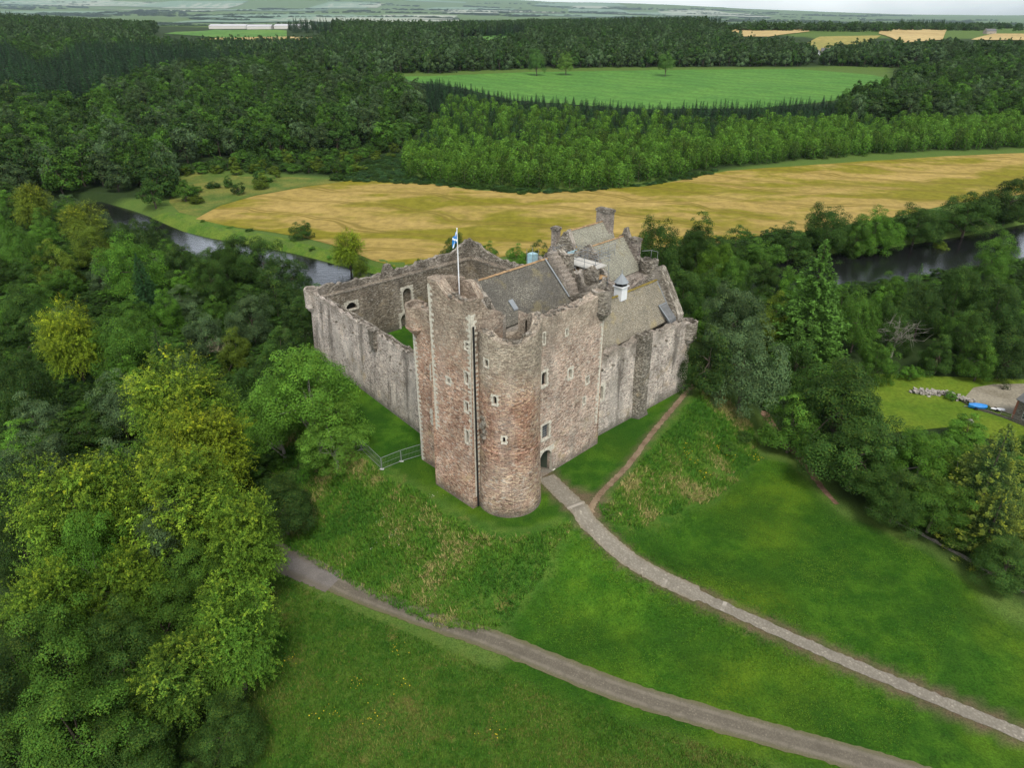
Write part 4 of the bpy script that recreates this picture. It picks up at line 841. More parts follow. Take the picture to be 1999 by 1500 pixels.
def crown_broad(seed, R, h, nc, leaf, per, spray=False, zb=.20, yel=.0, flat=1., rcs=(.17, .30)):
    r = np.random.RandomState(seed); zc = (zb+1)/2*h; Rz = (1-zb)/2*h; lb = lobes(r)
    d = rdir(r, nc*3); d = d[d[:, 2] > -.75][:nc]; nc = len(d)
    sh = .55+.50*np.max([np.clip((d@a-.55)/.45, 0, 1)*w for a, w in lb], 0)
    fr = (r.uniform(.12, 1, nc)**.42)*sh
    if zb < 0: d = d*np.where(d[:, 2:] < 0, np.minimum(1.7, np.sqrt(1-(.5*d[:, 2:])**2)/np.sqrt(np.maximum(1-d[:, 2:]**2, .05))), 1)*np.array([1, 1, 0])+d*np.array([0, 0, 1])
    C = np.stack([d[:, 0]*R*fr, d[:, 1]*R*fr, zc+d[:, 2]*Rz*fr*.94*flat], 1); rc = R*r.uniform(*rcs, nc)*(1.08-.25*np.clip(d[:, 2], 0, 1))
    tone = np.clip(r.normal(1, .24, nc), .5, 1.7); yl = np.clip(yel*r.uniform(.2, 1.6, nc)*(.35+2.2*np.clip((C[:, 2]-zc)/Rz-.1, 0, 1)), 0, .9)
    Ps, Ns, T = [], [], []
    for i in range(nc):
        m = max(8, int(per*(rc[i]/(R*.235))**2)); od = d[i]
        if spray:
            md = od+np.array([0, 0, .42]); md /= np.linalg.norm(md); k = max(5, m//26); tw = md+.85*r.normal(0, 1, (k, 3))*np.array([1, 1, .62]); tw /= np.linalg.norm(tw, axis=1)[:, None]
            j = r.randint(0, k, m); t = r.uniform(.12, 1, m)**.8; w = (1-t*.75)[:, None]
            p = C[i]-md*rc[i]*.45+tw[j]*(t*rc[i]*1.75)[:, None]+r.normal(0, 1, (m, 3))*rc[i]*.15*w; p[:, 2] -= .25*rc[i]*t**2
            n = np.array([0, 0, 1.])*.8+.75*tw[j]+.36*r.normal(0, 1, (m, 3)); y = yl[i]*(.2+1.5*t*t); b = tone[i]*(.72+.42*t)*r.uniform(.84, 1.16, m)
        else:
            q = rdir(r, m)+.55*od+np.array([0, 0, .38]); q /= np.linalg.norm(q, axis=1)[:, None]; rad = rc[i]*(r.uniform(.35, 1.12, m)**.5)
            p = C[i]+q*rad[:, None]*np.array([1, 1, .74]); n = nvec(r, q+np.array([0, 0, .3]), .34); y = np.full(m, yl[i]*.6); b = tone[i]*r.uniform(.82, 1.18, m)
        Ps.append(p); Ns.append(n); T.append(np.stack([b, y+r.normal(0, .04, m), np.zeros(m), np.ones(m)], 1))
    P = np.concatenate(Ps); N = np.concatenate(Ns); T = np.clip(np.concatenate(T), 0, 2)
    kz = h/np.percentile(P[:, 2], 99.6); kr = R/np.percentile(np.hypot(P[:, 0], P[:, 1]), 96.5); P = P*np.array([kr, kr, kz]); C = C*np.array([kr, kr, kz])
    k = P[:, 2] > .3; P, N, T = P[k], N[k], T[k]
    V, Q = leaf_quads(r, P, N, leaf); tr = [tube_np([(0,0,-1.5), (.05*R*r.normal(),.05*R*r.normal(), max(zb, 0)*h+.1*h), (0, 0, zc), (.1*R, 0, zc+Rz*.55)], [.045*R+.1, .036*R+.07, .022*R+.04, .03], 7)]
    sel = np.argsort(-rc)[:11]
    for i in sel:
        z0 = h*r.uniform(max(zb, .1), .5); m = (np.array([0, 0, z0])+C[i])/2+np.array([0, 0, .04*h]); tr.append(tube_np([(0, 0, z0), m, C[i]], [.020*R+.03, .012*R+.02, .02], 5))
    return (V, Q, T), join(tr)
def crown_conifer(seed, R, h, nw, leaf, per, zb=.08, droop=.35, yel=0.):
    r = np.random.RandomState(seed); Ps, Ns, T = [], [], []
    for w in range(nw):
        f = w/(nw-1); z = h*(zb+(1-zb)*f**.92); rad = R*(1-f)**.85*r.uniform(.85, 1.1)+.05*R; nb = max(4, int(11*(1-f)+4))
        for k in range(nb):
            a = 6.2832*(k+r.uniform(-.35, .35))/nb+w*2.4; ln = rad*r.uniform(.72, 1.12); m = max(4, int(per*(ln/R+.15))); t = r.uniform(.1, 1, m)**.7
            dx = np.array([math.cos(a), math.sin(a)]); side = np.array([-dx[1], dx[0]]); sw = r.normal(0, .13, m)*ln*(1.15-t)
            zz = z-droop*ln*t+.22*ln*t**2.6+r.normal(0, .035*R, m); p = np.stack([dx[0]*t*ln+side[0]*sw, dx[1]*t*ln+side[1]*sw, zz-np.abs(sw)*.35], 1)
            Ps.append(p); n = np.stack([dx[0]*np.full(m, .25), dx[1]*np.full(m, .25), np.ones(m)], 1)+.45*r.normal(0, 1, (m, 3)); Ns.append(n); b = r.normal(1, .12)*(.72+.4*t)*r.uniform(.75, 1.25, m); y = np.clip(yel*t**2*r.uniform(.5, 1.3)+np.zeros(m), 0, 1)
            T.append(np.stack([b, y, np.zeros(m), np.ones(m)], 1))
    P = np.concatenate(Ps); N = np.concatenate(Ns); V, Q = leaf_quads(r, P, N, leaf, .5)
    return (V, Q, np.concatenate(T)), tube_np([(0,0,-1.5), (0,0,h*.5), (0,0,h*.97)], [.03*h*.5+.05, .016*h*.5+.03, .02], 6)
def crown_birch(seed, R, h, leaf, n):
    r = np.random.RandomState(seed); t = r.uniform(.0, 1, n); pr = np.sin(np.pi*np.clip(t*.80+.13, 0, 1))**.6; a = r.uniform(0, 6.2832, n); lob = 1+.22*np.sin(a*3+t*9+r.uniform(0, 6))+.15*np.sin(a*5-t*14)
    q = r.uniform(.25, 1, n)**.45; P = np.stack([np.cos(a)*R*pr*lob*q, np.sin(a)*R*pr*lob*q, h*(.06+.94*t)], 1)
    N = np.stack([np.cos(a), np.sin(a), .5+0*a], 1)+.5*r.normal(0, 1, (n, 3)); cl = .85+.3*np.sin(a*4+t*16)*np.sin(t*21+3)
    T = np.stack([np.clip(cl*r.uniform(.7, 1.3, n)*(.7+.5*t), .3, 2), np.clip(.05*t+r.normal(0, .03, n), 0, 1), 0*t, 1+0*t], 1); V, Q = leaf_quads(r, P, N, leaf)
    return (V, Q, T), tube_np([(0,0,-.8), (.1,0,h*.5), (0,.1,h*.9)], [.02*h*.6, .014*h*.6, .01], 5)

PROTO = {}
def proto(key):
    if key in PROTO: return PROTO[key]
    kind, i = key
    if kind == 'oak_l': R, h = 8, 17.; c, t = crown_broad(100+i, R, h, 125, .31, 260, zb=-.22, rcs=(.14, .29), yel=.03)
    elif kind == 'lone': R, h = 8, 18.; c, t = crown_broad(150+i, R, h, 110, .45, 130, zb=-.02)
    elif kind == 'oak_m': R, h = 5.5, 13.; c, t = crown_broad(200+i, R, h, 90, .28, 200, zb=-.25, rcs=(.15, .31), yel=.02)
    elif kind == 'near': R, h = 6.5, 15.; c, t = crown_broad(250+i, R, h, 125, .21, 380, zb=-.1, rcs=(.14, .29), yel=.03)
    elif kind == 'beech_l': R, h = 8, 18.; c, t = crown_broad(300+i, R, h, 150, .25, 400, spray=True, zb=.10, yel=.16, rcs=(.17, .30))
    elif kind == 'beech_n': R, h = 6.5, 16.; c, t = crown_broad(330+i, R, h, 140, .22, 420, spray=True, zb=.08, yel=.09, rcs=(.17, .30))
    elif kind == 'ash': R, h = 7, 16.; c, t = crown_broad(400+i, R, h, 140, .26, 290, zb=-.05, rcs=(.12, .24), yel=.04)
    elif kind == 'bush': R, h = 3., 4.5; c, t = crown_broad(500+i, R, h, 46, .26, 75, zb=.0)
    elif kind == 'spruce': R, h = 5.4, 20.; c, t = crown_conifer(600+i, R, h, 28, .40, 120)
    elif kind == 'cypress': R, h = 3.2, 12.; c, t = crown_conifer(640+i, R, h, 22, .30, 34, droop=.1, yel=.1)
    elif kind == 'goldcon': R, h = 7, 17.; c, t = crown_conifer(660+i, R, h, 22, .34, 110, zb=.0, droop=.05, yel=.32)
    elif kind == 'far': R, h = 6.2, 16.; c, t = crown_broad(700+i, R, h, 46, .80, 44, zb=-.22, rcs=(.2, .36))
    elif kind == 'vfar': R, h = 6.5, 17.; c, t = crown_broad(740+i, R, h, 28, 1.25, 26, zb=-.2, rcs=(.24, .42))
    elif kind == 'fspr': R, h = 2.9, 16.; c, t = crown_conifer(780+i, R, h, 13, .95, 9)
    elif kind == 'birch': R, h = 2.5, 10.5; c, t = crown_birch(800+i, R, h, .55, 620)
    bark = M['palebark'] if kind in ('ash',) else M['bark']; V, Q, T = c
    if kind in ('far', 'vfar', 'fspr', 'birch'):
        V2, Q2 = join([(V, Q), t]); T2 = np.concatenate([T, np.tile([[.5, 0, 0, 1.]], (len(t[1]), 1))]); o = npmesh('tree', V2, Q2, [M['leaf'], bark], T2, np.r_[np.zeros(len(Q)), np.ones(len(t[1]))]); me = (o.data,); D.objects.remove(o)
    else:
        a = npmesh('crown', V, Q, [M['leaf']], T); b = npmesh('trunk', t[0], t[1], [bark], smooth=True); me = (a.data, b.data); D.objects.remove(a); D.objects.remove(b)
    PROTO[key] = (me, R, h); return PROTO[key]
NV = dict(lone=3, oak_l=3, oak_m=3, near=2, beech_l=3, beech_n=2, ash=2, bush=3, spruce=2, cypress=2, goldcon=1, far=5, vfar=4, fspr=3, birch=5)
RT = np.random.RandomState(77)
TINT = dict(dark=(.014,.034,.008), dull=(.024,.044,.016), deep=(.019,.046,.009), mid=(.030,.073,.010), fresh=(.042,.105,.012), grey=(.036,.064,.026), olive=(.048,.075,.009), lime=(.041,.088,.009), gold=(.066,.105,.008), conif=(.022,.056,.018), pine=(.016,.034,.016), birch=(.046,.112,.015))
TINT = {k: tuple(c*.72 for c in v) for k, v in TINT.items()}
def tree(name, kind, loc, R, h, tint, label, cat='tree', group=None, var=None):
    (me, R0, h0) = proto((kind, int(RT.randint(NV[kind])) if var is None else var % NV[kind])); sx = R/R0*RT.uniform(.94, 1.06); sy = R/R0*RT.uniform(.94, 1.06); sz = h/h0
    tv = np.array(TINT[tint] if isinstance(tint, str) else tint)*RT.uniform(.84, 1.18)
    if len(me) == 1: o = D.objects.new(name, me[0]); link(o); leafy = [o]
    else:
        o = D.objects.new(name, None); link(o); c = D.objects.new('crown', me[0]); COL.objects.link(c); c.parent = o; t = D.objects.new('trunk', me[1]); COL.objects.link(t); t.parent = o; leafy = [c]
    for q in leafy: q['tint'] = [float(x) for x in tv]
    o.location = (loc[0], loc[1], loc[2]-.15); o.rotation_euler = (0, 0, RT.uniform(0, 6.28)); o.scale = (sx, sy, sz); tag(o, label, cat, group); return o
PLACED = []
def top_at(px, py, h): return gps([(px, py)], h)[0]
def T(px, py, h, R, kind, tint, label, name='broadleaf_tree', cat='tree', group=None, **k):
    p = top_at(px, py, h*.97); PLACED.append((p[0], p[1], R)); return tree(name, kind, p, R, h, tint, label, cat, group, **k)

NAMES = dict(spruce='conifer_tree', cypress='conifer_tree', goldcon='conifer_tree', beech_l='beech_tree', beech_n='beech_tree', ash='ash_tree')
# ---- the wood left of the castle (picture points are the tree tops)
for a in [
 (330, 700, 20, 8.6, 'beech_l', 'lime', 'large yellowing beech behind the brightest golden crown, left of the castle mound'),
 (372, 798, 19, 6.6, 'beech_l', 'gold', 'brightest golden yellow beech standing beside the big green ash'),
 (330, 892, 19, 7.8, 'beech_l', 'lime', 'wide golden tipped beech in front of the brightest golden crown'),
 (455, 985, 17, 4.6, 'beech_n', 'lime', 'yellow green beech leaning over the hidden end of the cobbled road'),
 (120, 905, 19, 6.5, 'beech_l', 'lime', 'yellow green beech at the left, beside the grey green ash'),
 (205, 868, 18, 4.2, 'oak_m', 'grey', 'grey green tree tucked between two yellowing beeches'),
 (150, 1010, 16, 4.2, 'ash', 'fresh', 'small bright green ash among the yellowing beeches'),
 (300, 985, 15, 4.6, 'near', 'grey', 'dull grey green crown in front of the wide golden tipped beech'),
 (55, 1110, 15, 4.4, 'beech_n', 'lime', 'yellow green beech at the left edge above the dark elm'),
 (85, 1190, 15, 5.6, 'near', 'mid', 'dark spreading elm at the left edge below the yellow green beech'),
 (210, 1200, 13, 4.6, 'near', 'deep', 'dark green tree with bare twigs beside the spreading elm'),
 (430, 1165, 14, 4.9, 'beech_n', 'fresh', 'fresh green beech hanging over the rough grass by the trodden earth'),
 (330, 1255, 12, 4.6, 'beech_n', 'mid', 'mid green beech beneath the fresh green one'),
 (430, 1370, 9, 3.6, 'near', 'deep', 'shaded low tree at the foot of the fresh green beech'),
 (8, 1240, 13, 5.0, 'near', 'dark', 'dark shaded tree at the left edge below the spreading elm'),
 (12, 1420, 10, 4.6, 'near', 'deep', 'deep green tree in the bottom corner left of the rounded lime'),  # bottom corner trees: the corner's shade is put into their dark tints
 (105, 1345, 14, 5.4, 'near', 'mid', 'rounded green lime tree in the bottom corner of the wood'),
 (230, 1400, 10, 4.2, 'near', 'deep', 'dark tree between the rounded lime and the mid green beech'),
 (592, 686, 18, 8.4, 'ash', (.044,.102,.012), 'big fresh green ash between the wood and the left curtain wall'),
 (525, 752, 15, 6.6, 'ash', (.042,.098,.012), 'mid green ash joined to the left side of the big fresh green ash'),
 (640, 800, 11, 5.0, 'ash', (.045,.10,.013), 'low green ash beside the mesh fence'),
 (545, 935, 10, 4.8, 'near', 'dark', 'dark sycamore overhanging the end of the cobbled road'),
 (490, 700, 11, 4.6, 'oak_m', 'deep', 'dark hawthorn behind the big fresh green ash'),
 (300, 640, 14, 3.6, 'cypress', 'conif', 'small blue green cypress above the large yellowing beech'),
 (215, 620, 16, 6.0, 'oak_l', 'mid', 'mid green oak right of the golden flanked tree'),
 (115, 592, 19, 6.0, 'beech_l', 'gold', 'tall tree with a golden flank near the left edge'),
 (240, 462, 19, 8.8, 'oak_l', 'fresh', 'largest bright green domed tree by the left bank of the river'),
 (265, 500, 17, 4.0, 'spruce', 'conif', 'dark spruce in front of the largest bright green dome'),
 (165, 432, 16, 7.2, 'oak_l', 'olive', 'olive green dome behind the largest bright green one'),
 (150, 398, 16, 6.4, 'beech_l', 'olive', 'yellow olive tree above the olive green dome'),
 (50, 362, 17, 6.8, 'beech_l', 'olive', 'yellow olive tree at the left edge beyond the olive green dome'),
 (25, 440, 16, 6.5, 'oak_l', 'mid', 'green tree at the left edge below the yellow olive one'),
 (95, 470, 15, 5.8, 'oak_m', 'olive', 'olive tree left of the largest bright green dome'),
 (460, 458, 15, 6.8, 'oak_l', 'dark', 'dark riverside alder with the river gleaming behind it'),
 (400, 500, 14, 5.6, 'oak_l', 'deep', 'deep green riverside alder left of the dark one'),
 (530, 530, 13, 5.4, 'oak_m', 'dark', 'dark alder right of the gleaming river bend'),
 (345, 478, 15, 5.2, 'oak_l', 'dark', 'dark alder on the near bank at the left of the gleaming river'),
 (505, 466, 15, 6.2, 'oak_l', 'deep', 'deep green alder standing highest before the river bend'),
 (560, 500, 13, 5.4, 'oak_l', 'dark', 'dark alder right of the highest one'),
 (430, 470, 14, 5.2, 'oak_l', 'deep', 'deep green alder between the two dark ones at the river'),
 (262, 428, 15, 6.2, 'oak_l', 'dark', 'dark tree overhanging the left bend of the river'),
 (225, 436, 14, 6.0, 'oak_l', 'dark', 'dark tree where the river vanishes at the left'),
 (290, 468, 13, 4.6, 'oak_m', 'dark', 'small dark tree at the left end of the visible river'),
 (600, 560, 11, 4.6, 'oak_m', 'deep', 'deep green tree by the water at the corner of the castle'),
 (585, 585, 10, 4.6, 'oak_m', 'dark', 'dark thorn tree beside the far corner of the curtain wall'),
 (480, 575, 13, 5.4, 'oak_l', 'grey', 'grey green willow between the alders and the mound'),
 (385, 600, 13, 5.0, 'oak_m', 'grey', 'grey green elder left of the willow'),
 (540, 640, 9, 4.0, 'oak_m', 'deep', 'low dark tree beside the handrail path'),
 (450, 640, 11, 4.0, 'oak_m', 'olive', 'olive elder below the willow'),
 (30, 560, 15, 5.8, 'oak_l', 'deep', 'dark tree at the left edge beside the golden flanked tree'),
 (20, 690, 15, 5.8, 'oak_l', 'dark', 'dark shaded tree at the left edge under the golden flank'),
 (55, 775, 11, 5.0, 'oak_m', 'grey', 'rounded grey holly at the left edge'),
 (210, 725, 14, 4.4, 'oak_m', 'grey', 'grey green tree left of the large yellowing beech'),
 (30, 900, 13, 4.8, 'oak_m', 'dark', 'dark shaded tree at the left edge below the grey holly'),
 (15, 1010, 12, 4.4, 'near', 'dark', 'dark shaded tree at the left edge above the yellow green beech'),
 (380, 1080, 13, 4.0, 'near', 'mid', 'green crown between the dull grey green one and the cobbled road'),
 (235, 1090, 13, 4.2, 'beech_n', 'lime', 'yellowish spray crown below the dull grey green one'),
]: T(*a, name=NAMES.get(a[4], 'broadleaf_tree'))

# ---- right of the castle
for a in [
 (1440, 555, 19, 6.6, 'oak_l', 'grey', 'grey green poplar close behind the right corner turret'),
 (1470, 635, 17, 7.2, 'oak_l', 'grey', 'silvery leaved whitebeam at the right foot of the castle mound'),
 (1395, 640, 13, 4.6, 'oak_m', 'dark', 'dark tree pressed between the castle corner and the whitebeam'),
 (1612, 478, 27, 9.0, 'spruce', (.034,.074,.012), 'tall feathery spruce standing above all the trees right of the castle'),
 (1520, 572, 15, 4.6, 'oak_m', 'olive', 'yellow olive tree left of the tall feathery spruce'),
 (1292, 428, 20, 8.0, 'oak_l', 'deep', 'tall dark tree behind the hall gable'),
 (1375, 416, 17, 6.4, 'oak_m', 'deep', 'dark tree right of the tall one behind the hall gable'),
 (1400, 476, 16, 6.4, 'oak_l', 'lime', 'lime green crown behind the right corner of the castle'),
 (1340, 520, 16, 6.4, 'oak_l', 'deep', 'dark green tree below the lime green crown by the gable'),
 (1410, 525, 14, 6.0, 'oak_m', 'deep', 'dark rounded tree under the lime green crown'),
 (1665, 720, 16, 9.4, 'oak_l', 'deep', 'huge dark sycamore on the right beside the trodden woodland path'),
 (1560, 775, 11, 5.0, 'oak_m', 'mid', 'mid green tree on the left flank of the huge dark sycamore'),
 (1695, 820, 13, 7.2, 'oak_l', 'deep', 'lower dark crown in front of the huge sycamore'),
 (1815, 855, 10, 5.6, 'ash', 'fresh', 'fresh green ash right of the huge sycamore'),
 (1885, 880, 9, 4.6, 'ash', 'lime', 'rounded lime green tree beside the golden tipped cypress'),
 (1900, 815, 6, 4.0, 'oak_m', 'fresh', 'low bright shrubs tree below the garden lawn'),
 (1790, 838, 5, 3.0, 'oak_m', 'mid', 'small green tree at the near edge of the garden lawn'),
 (1970, 838, 16, 7.2, 'goldcon', 'conif', 'golden tipped cypress at the right edge of the lawn'),
 (1965, 960, 10, 6.0, 'goldcon', 'conif', 'lower golden tipped cypress sweeping over the lawn edge'),
 (1845, 940, 9, 5.0, 'near', 'mid', 'green tree with pale twigs beside the low stone wall'),
 (1770, 915, 10, 5.0, 'near', 'deep', 'dark tree filling the gap below the fresh green ash'),
 (1985, 1060, 7, 4.6, 'near', 'deep', 'dark low tree at the right edge under the golden tipped cypresses'),
 (1365, 448, 14, 6.6, 'oak_l', 'deep', 'deep green tree on the bank just right of the kitchen tower'),
 (1440, 500, 14, 5.6, 'oak_l', 'mid', 'mid green tree on the near bank right of the lime green crown'),
 (1500, 515, 14, 5.6, 'oak_l', 'deep', 'deep green near bank tree left of the spruce top'),
 (1560, 525, 14, 5.2, 'oak_l', 'fresh', 'fresh green near bank tree touching the spruce top'),
 (1640, 700, 13, 5.0, 'oak_m', 'mid', 'mid green tree at the foot of the tall feathery spruce'),
 (1570, 640, 15, 5.0, 'oak_m', 'deep', 'deep green tree left of the foot of the spruce'),
 (1690, 570, 15, 5.4, 'oak_l', 'mid', 'mid green riverside tree right of the spruce'),
 (1755, 585, 13, 5.2, 'oak_l', 'deep', 'deep green riverside tree behind the bare tree'),
 (1800, 518, 15, 2.6, 'cypress', 'conif', 'slim dark cypress on the near river bank'),
 (1812, 556, 14, 5.6, 'oak_l', 'dark', 'dark rounded riverside tree below the slim cypress'),
 (1885, 520, 15, 6.0, 'oak_l', 'deep', 'deep green tree on the near bank at the right'),
 (1960, 455, 17, 6.4, 'oak_l', 'mid', 'mid green tree on the near bank at the right edge'),
 (1965, 545, 15, 6.2, 'oak_l', 'dark', 'dark tree at the right edge behind the garden'),
 (1905, 600, 13, 5.4, 'oak_l', 'deep', 'deep green tree behind the gravel yard'),
 (1985, 640, 12, 5.0, 'oak_m', 'dark', 'dark tree at the right edge above the gravel yard'),
 (1845, 655, 9, 3.6, 'oak_m', 'deep', 'small dark tree beside the garden lawn'),
 (1930, 660, 10, 4.0, 'oak_m', 'mid', 'mid green tree behind the gravel yard'),
 (1725, 660, 10, 4.2, 'oak_m', 'mid', 'mid green tree left of the bare tree'),
 # far bank
 (1440, 442, 13, 6.8, 'oak_m', 'deep', 'dark tree on the far river bank nearest the castle'),
 (1492, 466, 12, 7.2, 'oak_m', 'mid', 'green tree on the far bank right of the nearest dark one'),
 (1552, 440, 13, 7.6, 'oak_m', 'deep', 'deep green tree on the far bank before the barley'),
 (1625, 402, 17, 9.2, 'oak_l', 'deep', 'broad dark oak on the far river bank'),
 (1722, 410, 16, 8.4, 'oak_l', 'fresh', 'bright green tree beside the broad dark oak on the far bank'),
 (1682, 425, 14, 6.0, 'oak_m', 'mid', 'green tree between the broad dark oak and the bright green one'),
 (1802, 400, 15, 9.0, 'oak_l', 'deep', 'deep green tree right of the bright green one on the far bank'),
 (1905, 378, 17, 10.0, 'oak_l', 'deep', 'deep green willow on the far bank at the right'),
 (1990, 344, 19, 10.5, 'oak_l', 'dark', 'dark tree on the far bank at the right edge'),
 # behind the rear wall
 (675, 448, 15, 5.0, 'beech_l', 'gold', 'golden autumn tree beside the river left of the rear wall'),
 (700, 500, 9, 3.2, 'oak_m', 'olive', 'olive tree at the foot of the golden autumn tree'),
 (890, 462, 12, 5.0, 'oak_l', 'deep', 'dark tree behind the rear castle wall by the flagpole'),
 (955, 475, 10, 4.4, 'oak_m', 'mid', 'green tree behind the rear wall right of the flagpole'),
 (1010, 480, 10, 4.4, 'oak_m', 'fresh', 'fresh green tree behind the rear wall near the kitchen tower'),
 (1050, 470, 11, 4.6, 'oak_m', 'deep', 'dark tree behind the left side of the kitchen tower'),
 (585, 432, 6.5, 4.2, 'oak_m', 'deep', 'round dark bush tree on the river bank at the barley edge'),
 (818, 505, 4.5, 1.8, 'bush', 'deep', 'small dark tree beyond the rear wall at the barley edge'),
]: T(*a, name=NAMES.get(a[4], 'broadleaf_tree'))
for px, py, h, R, tn, lb in [(1047, 99, 19, 7.5, (.024,.056,.012), 'dense dark tree standing alone in the green pasture'), (1105, 98, 17, 7.5, (.045,.085,.016), 'lighter spreading tree beside the dense lone tree in the pasture'), (1298, 100, 18, 7.2, (.028,.062,.012), 'lone tree standing apart on the right of the pasture')]:
    p = gps([(px, py+49)])[0]; PLACED.append((p[0], p[1], R)); tree('broadleaf_tree', 'lone', p, R*1.25, h*1.38, tn, lb, 'tree')
for px, py, h, R, tn, lb in [
 (355, 352, 9, 5, 'mid', 'green bush by the river left of the barley point'), (290, 350, 12, 5.5, 'deep', 'dark riverside bush left of the green one'), (655, 308, 8, 5.5, 'deep', 'dark rounded bush at the upper left of the barley'),
 (540, 288, 7, 4.5, 'mid', 'mid green scrub bush in the rough meadow'), (470, 292, 7, 5, 'mid', 'scrub bush left of the mid green one in the meadow'), (600, 300, 6, 4.5, 'mid', 'scrub bush right of the mid green one in the meadow'), (420, 315, 5, 5, 'deep', 'low dark scrub bush at the left end of the meadow'), (500, 310, 6, 4.5, 'deep', 'dark scrub bush in front of the others in the meadow'), (570, 318, 5, 4, 'mid', 'low scrub bush at the near side of the meadow'),
 (1860, 766, 1.6, 1.4, 'fresh', 'small clipped bush beside the stone pile in the garden'), (1858, 690, 4, 3, 'deep', 'dark bush at the back of the garden lawn'), (1782, 715, 3.2, 2.6, 'fresh', 'bright green bush at the back left of the garden lawn'), (1420, 862, 1.6, 2.2, 'mid', 'low green bush on the right slope of the mound'), (1455, 845, 1.5, 2.0, 'deep', 'dark bramble bush at the right end of the mound slope'), (1930, 790, 1.2, .9, 'deep', 'small shrub by the parked vehicles'),
 (1840, 470, 4, 3.2, 'olive', 'olive bush on the far bank beside the barley'), (760, 515, 3, 2.6, 'fresh', 'bright bush beyond the rear wall by the river bank')]:
    T(px, py, h, R, 'bush', tn, lb, name='shrub', cat='bush')

# ---- bare trees
def bare(name, px, py, h, spread, seed, mat, label, n=34):
    r = np.random.RandomState(seed); p = top_at(px, py, h); PLACED.append((p[0], p[1], spread)); o = empty(name, p, label, 'tree'); P = np.array(p); parts = [tube_np([P+(0,0,-1), P+(.1,.1,h*.3), P+(0,.2,h*.5)], [.28, .2, .14], 7)]; tw = []
    for k in range(n):
        z0 = h*r.uniform(.22, .5); a = r.uniform(0, 6.28); ln = spread*r.uniform(.55, 1.1); up = h*r.uniform(.15, .5); q0 = P+(0, 0, z0); q1 = q0+(math.cos(a)*ln*.5, math.sin(a)*ln*.5, up*.75); q2 = q0+(math.cos(a)*ln, math.sin(a)*ln, up*r.uniform(.6, 1.05))
        tw.append(tube_np([q0, q1, q2], [.08, .05, .02], 4))
        for m in range(5):
            t = r.uniform(.35, 1); s = q0*(1-t)**2+2*q1*t*(1-t)+q2*t*t; e = s+r.normal(0, 1, 3)*spread*.22+(0, 0, .3); tw.append(tube_np([s, (s+e)/2+(0,0,.1), e], [.035, .025, .012], 3))
    v, q = join(parts); npmesh('trunk', v, q, [mat], parent=o); v, q = join(tw); npmesh('branches', v, q, [mat], parent=o)
bare('bare_tree', 1765, 608, 11, 5.2, 5, M['palebark'], 'bare grey dead tree in the clearing behind the garden')
bare('bare_tree', 425, 655, 6.5, 2.6, 6, M['deadbark'], 'bleached bare shrub among the dark trees left of the mound', 60)
bare('bare_tree', 185, 1120, 11, 2.4, 7, M['deadbark'], 'thin dead tree poking out beside the spreading elm', 16)

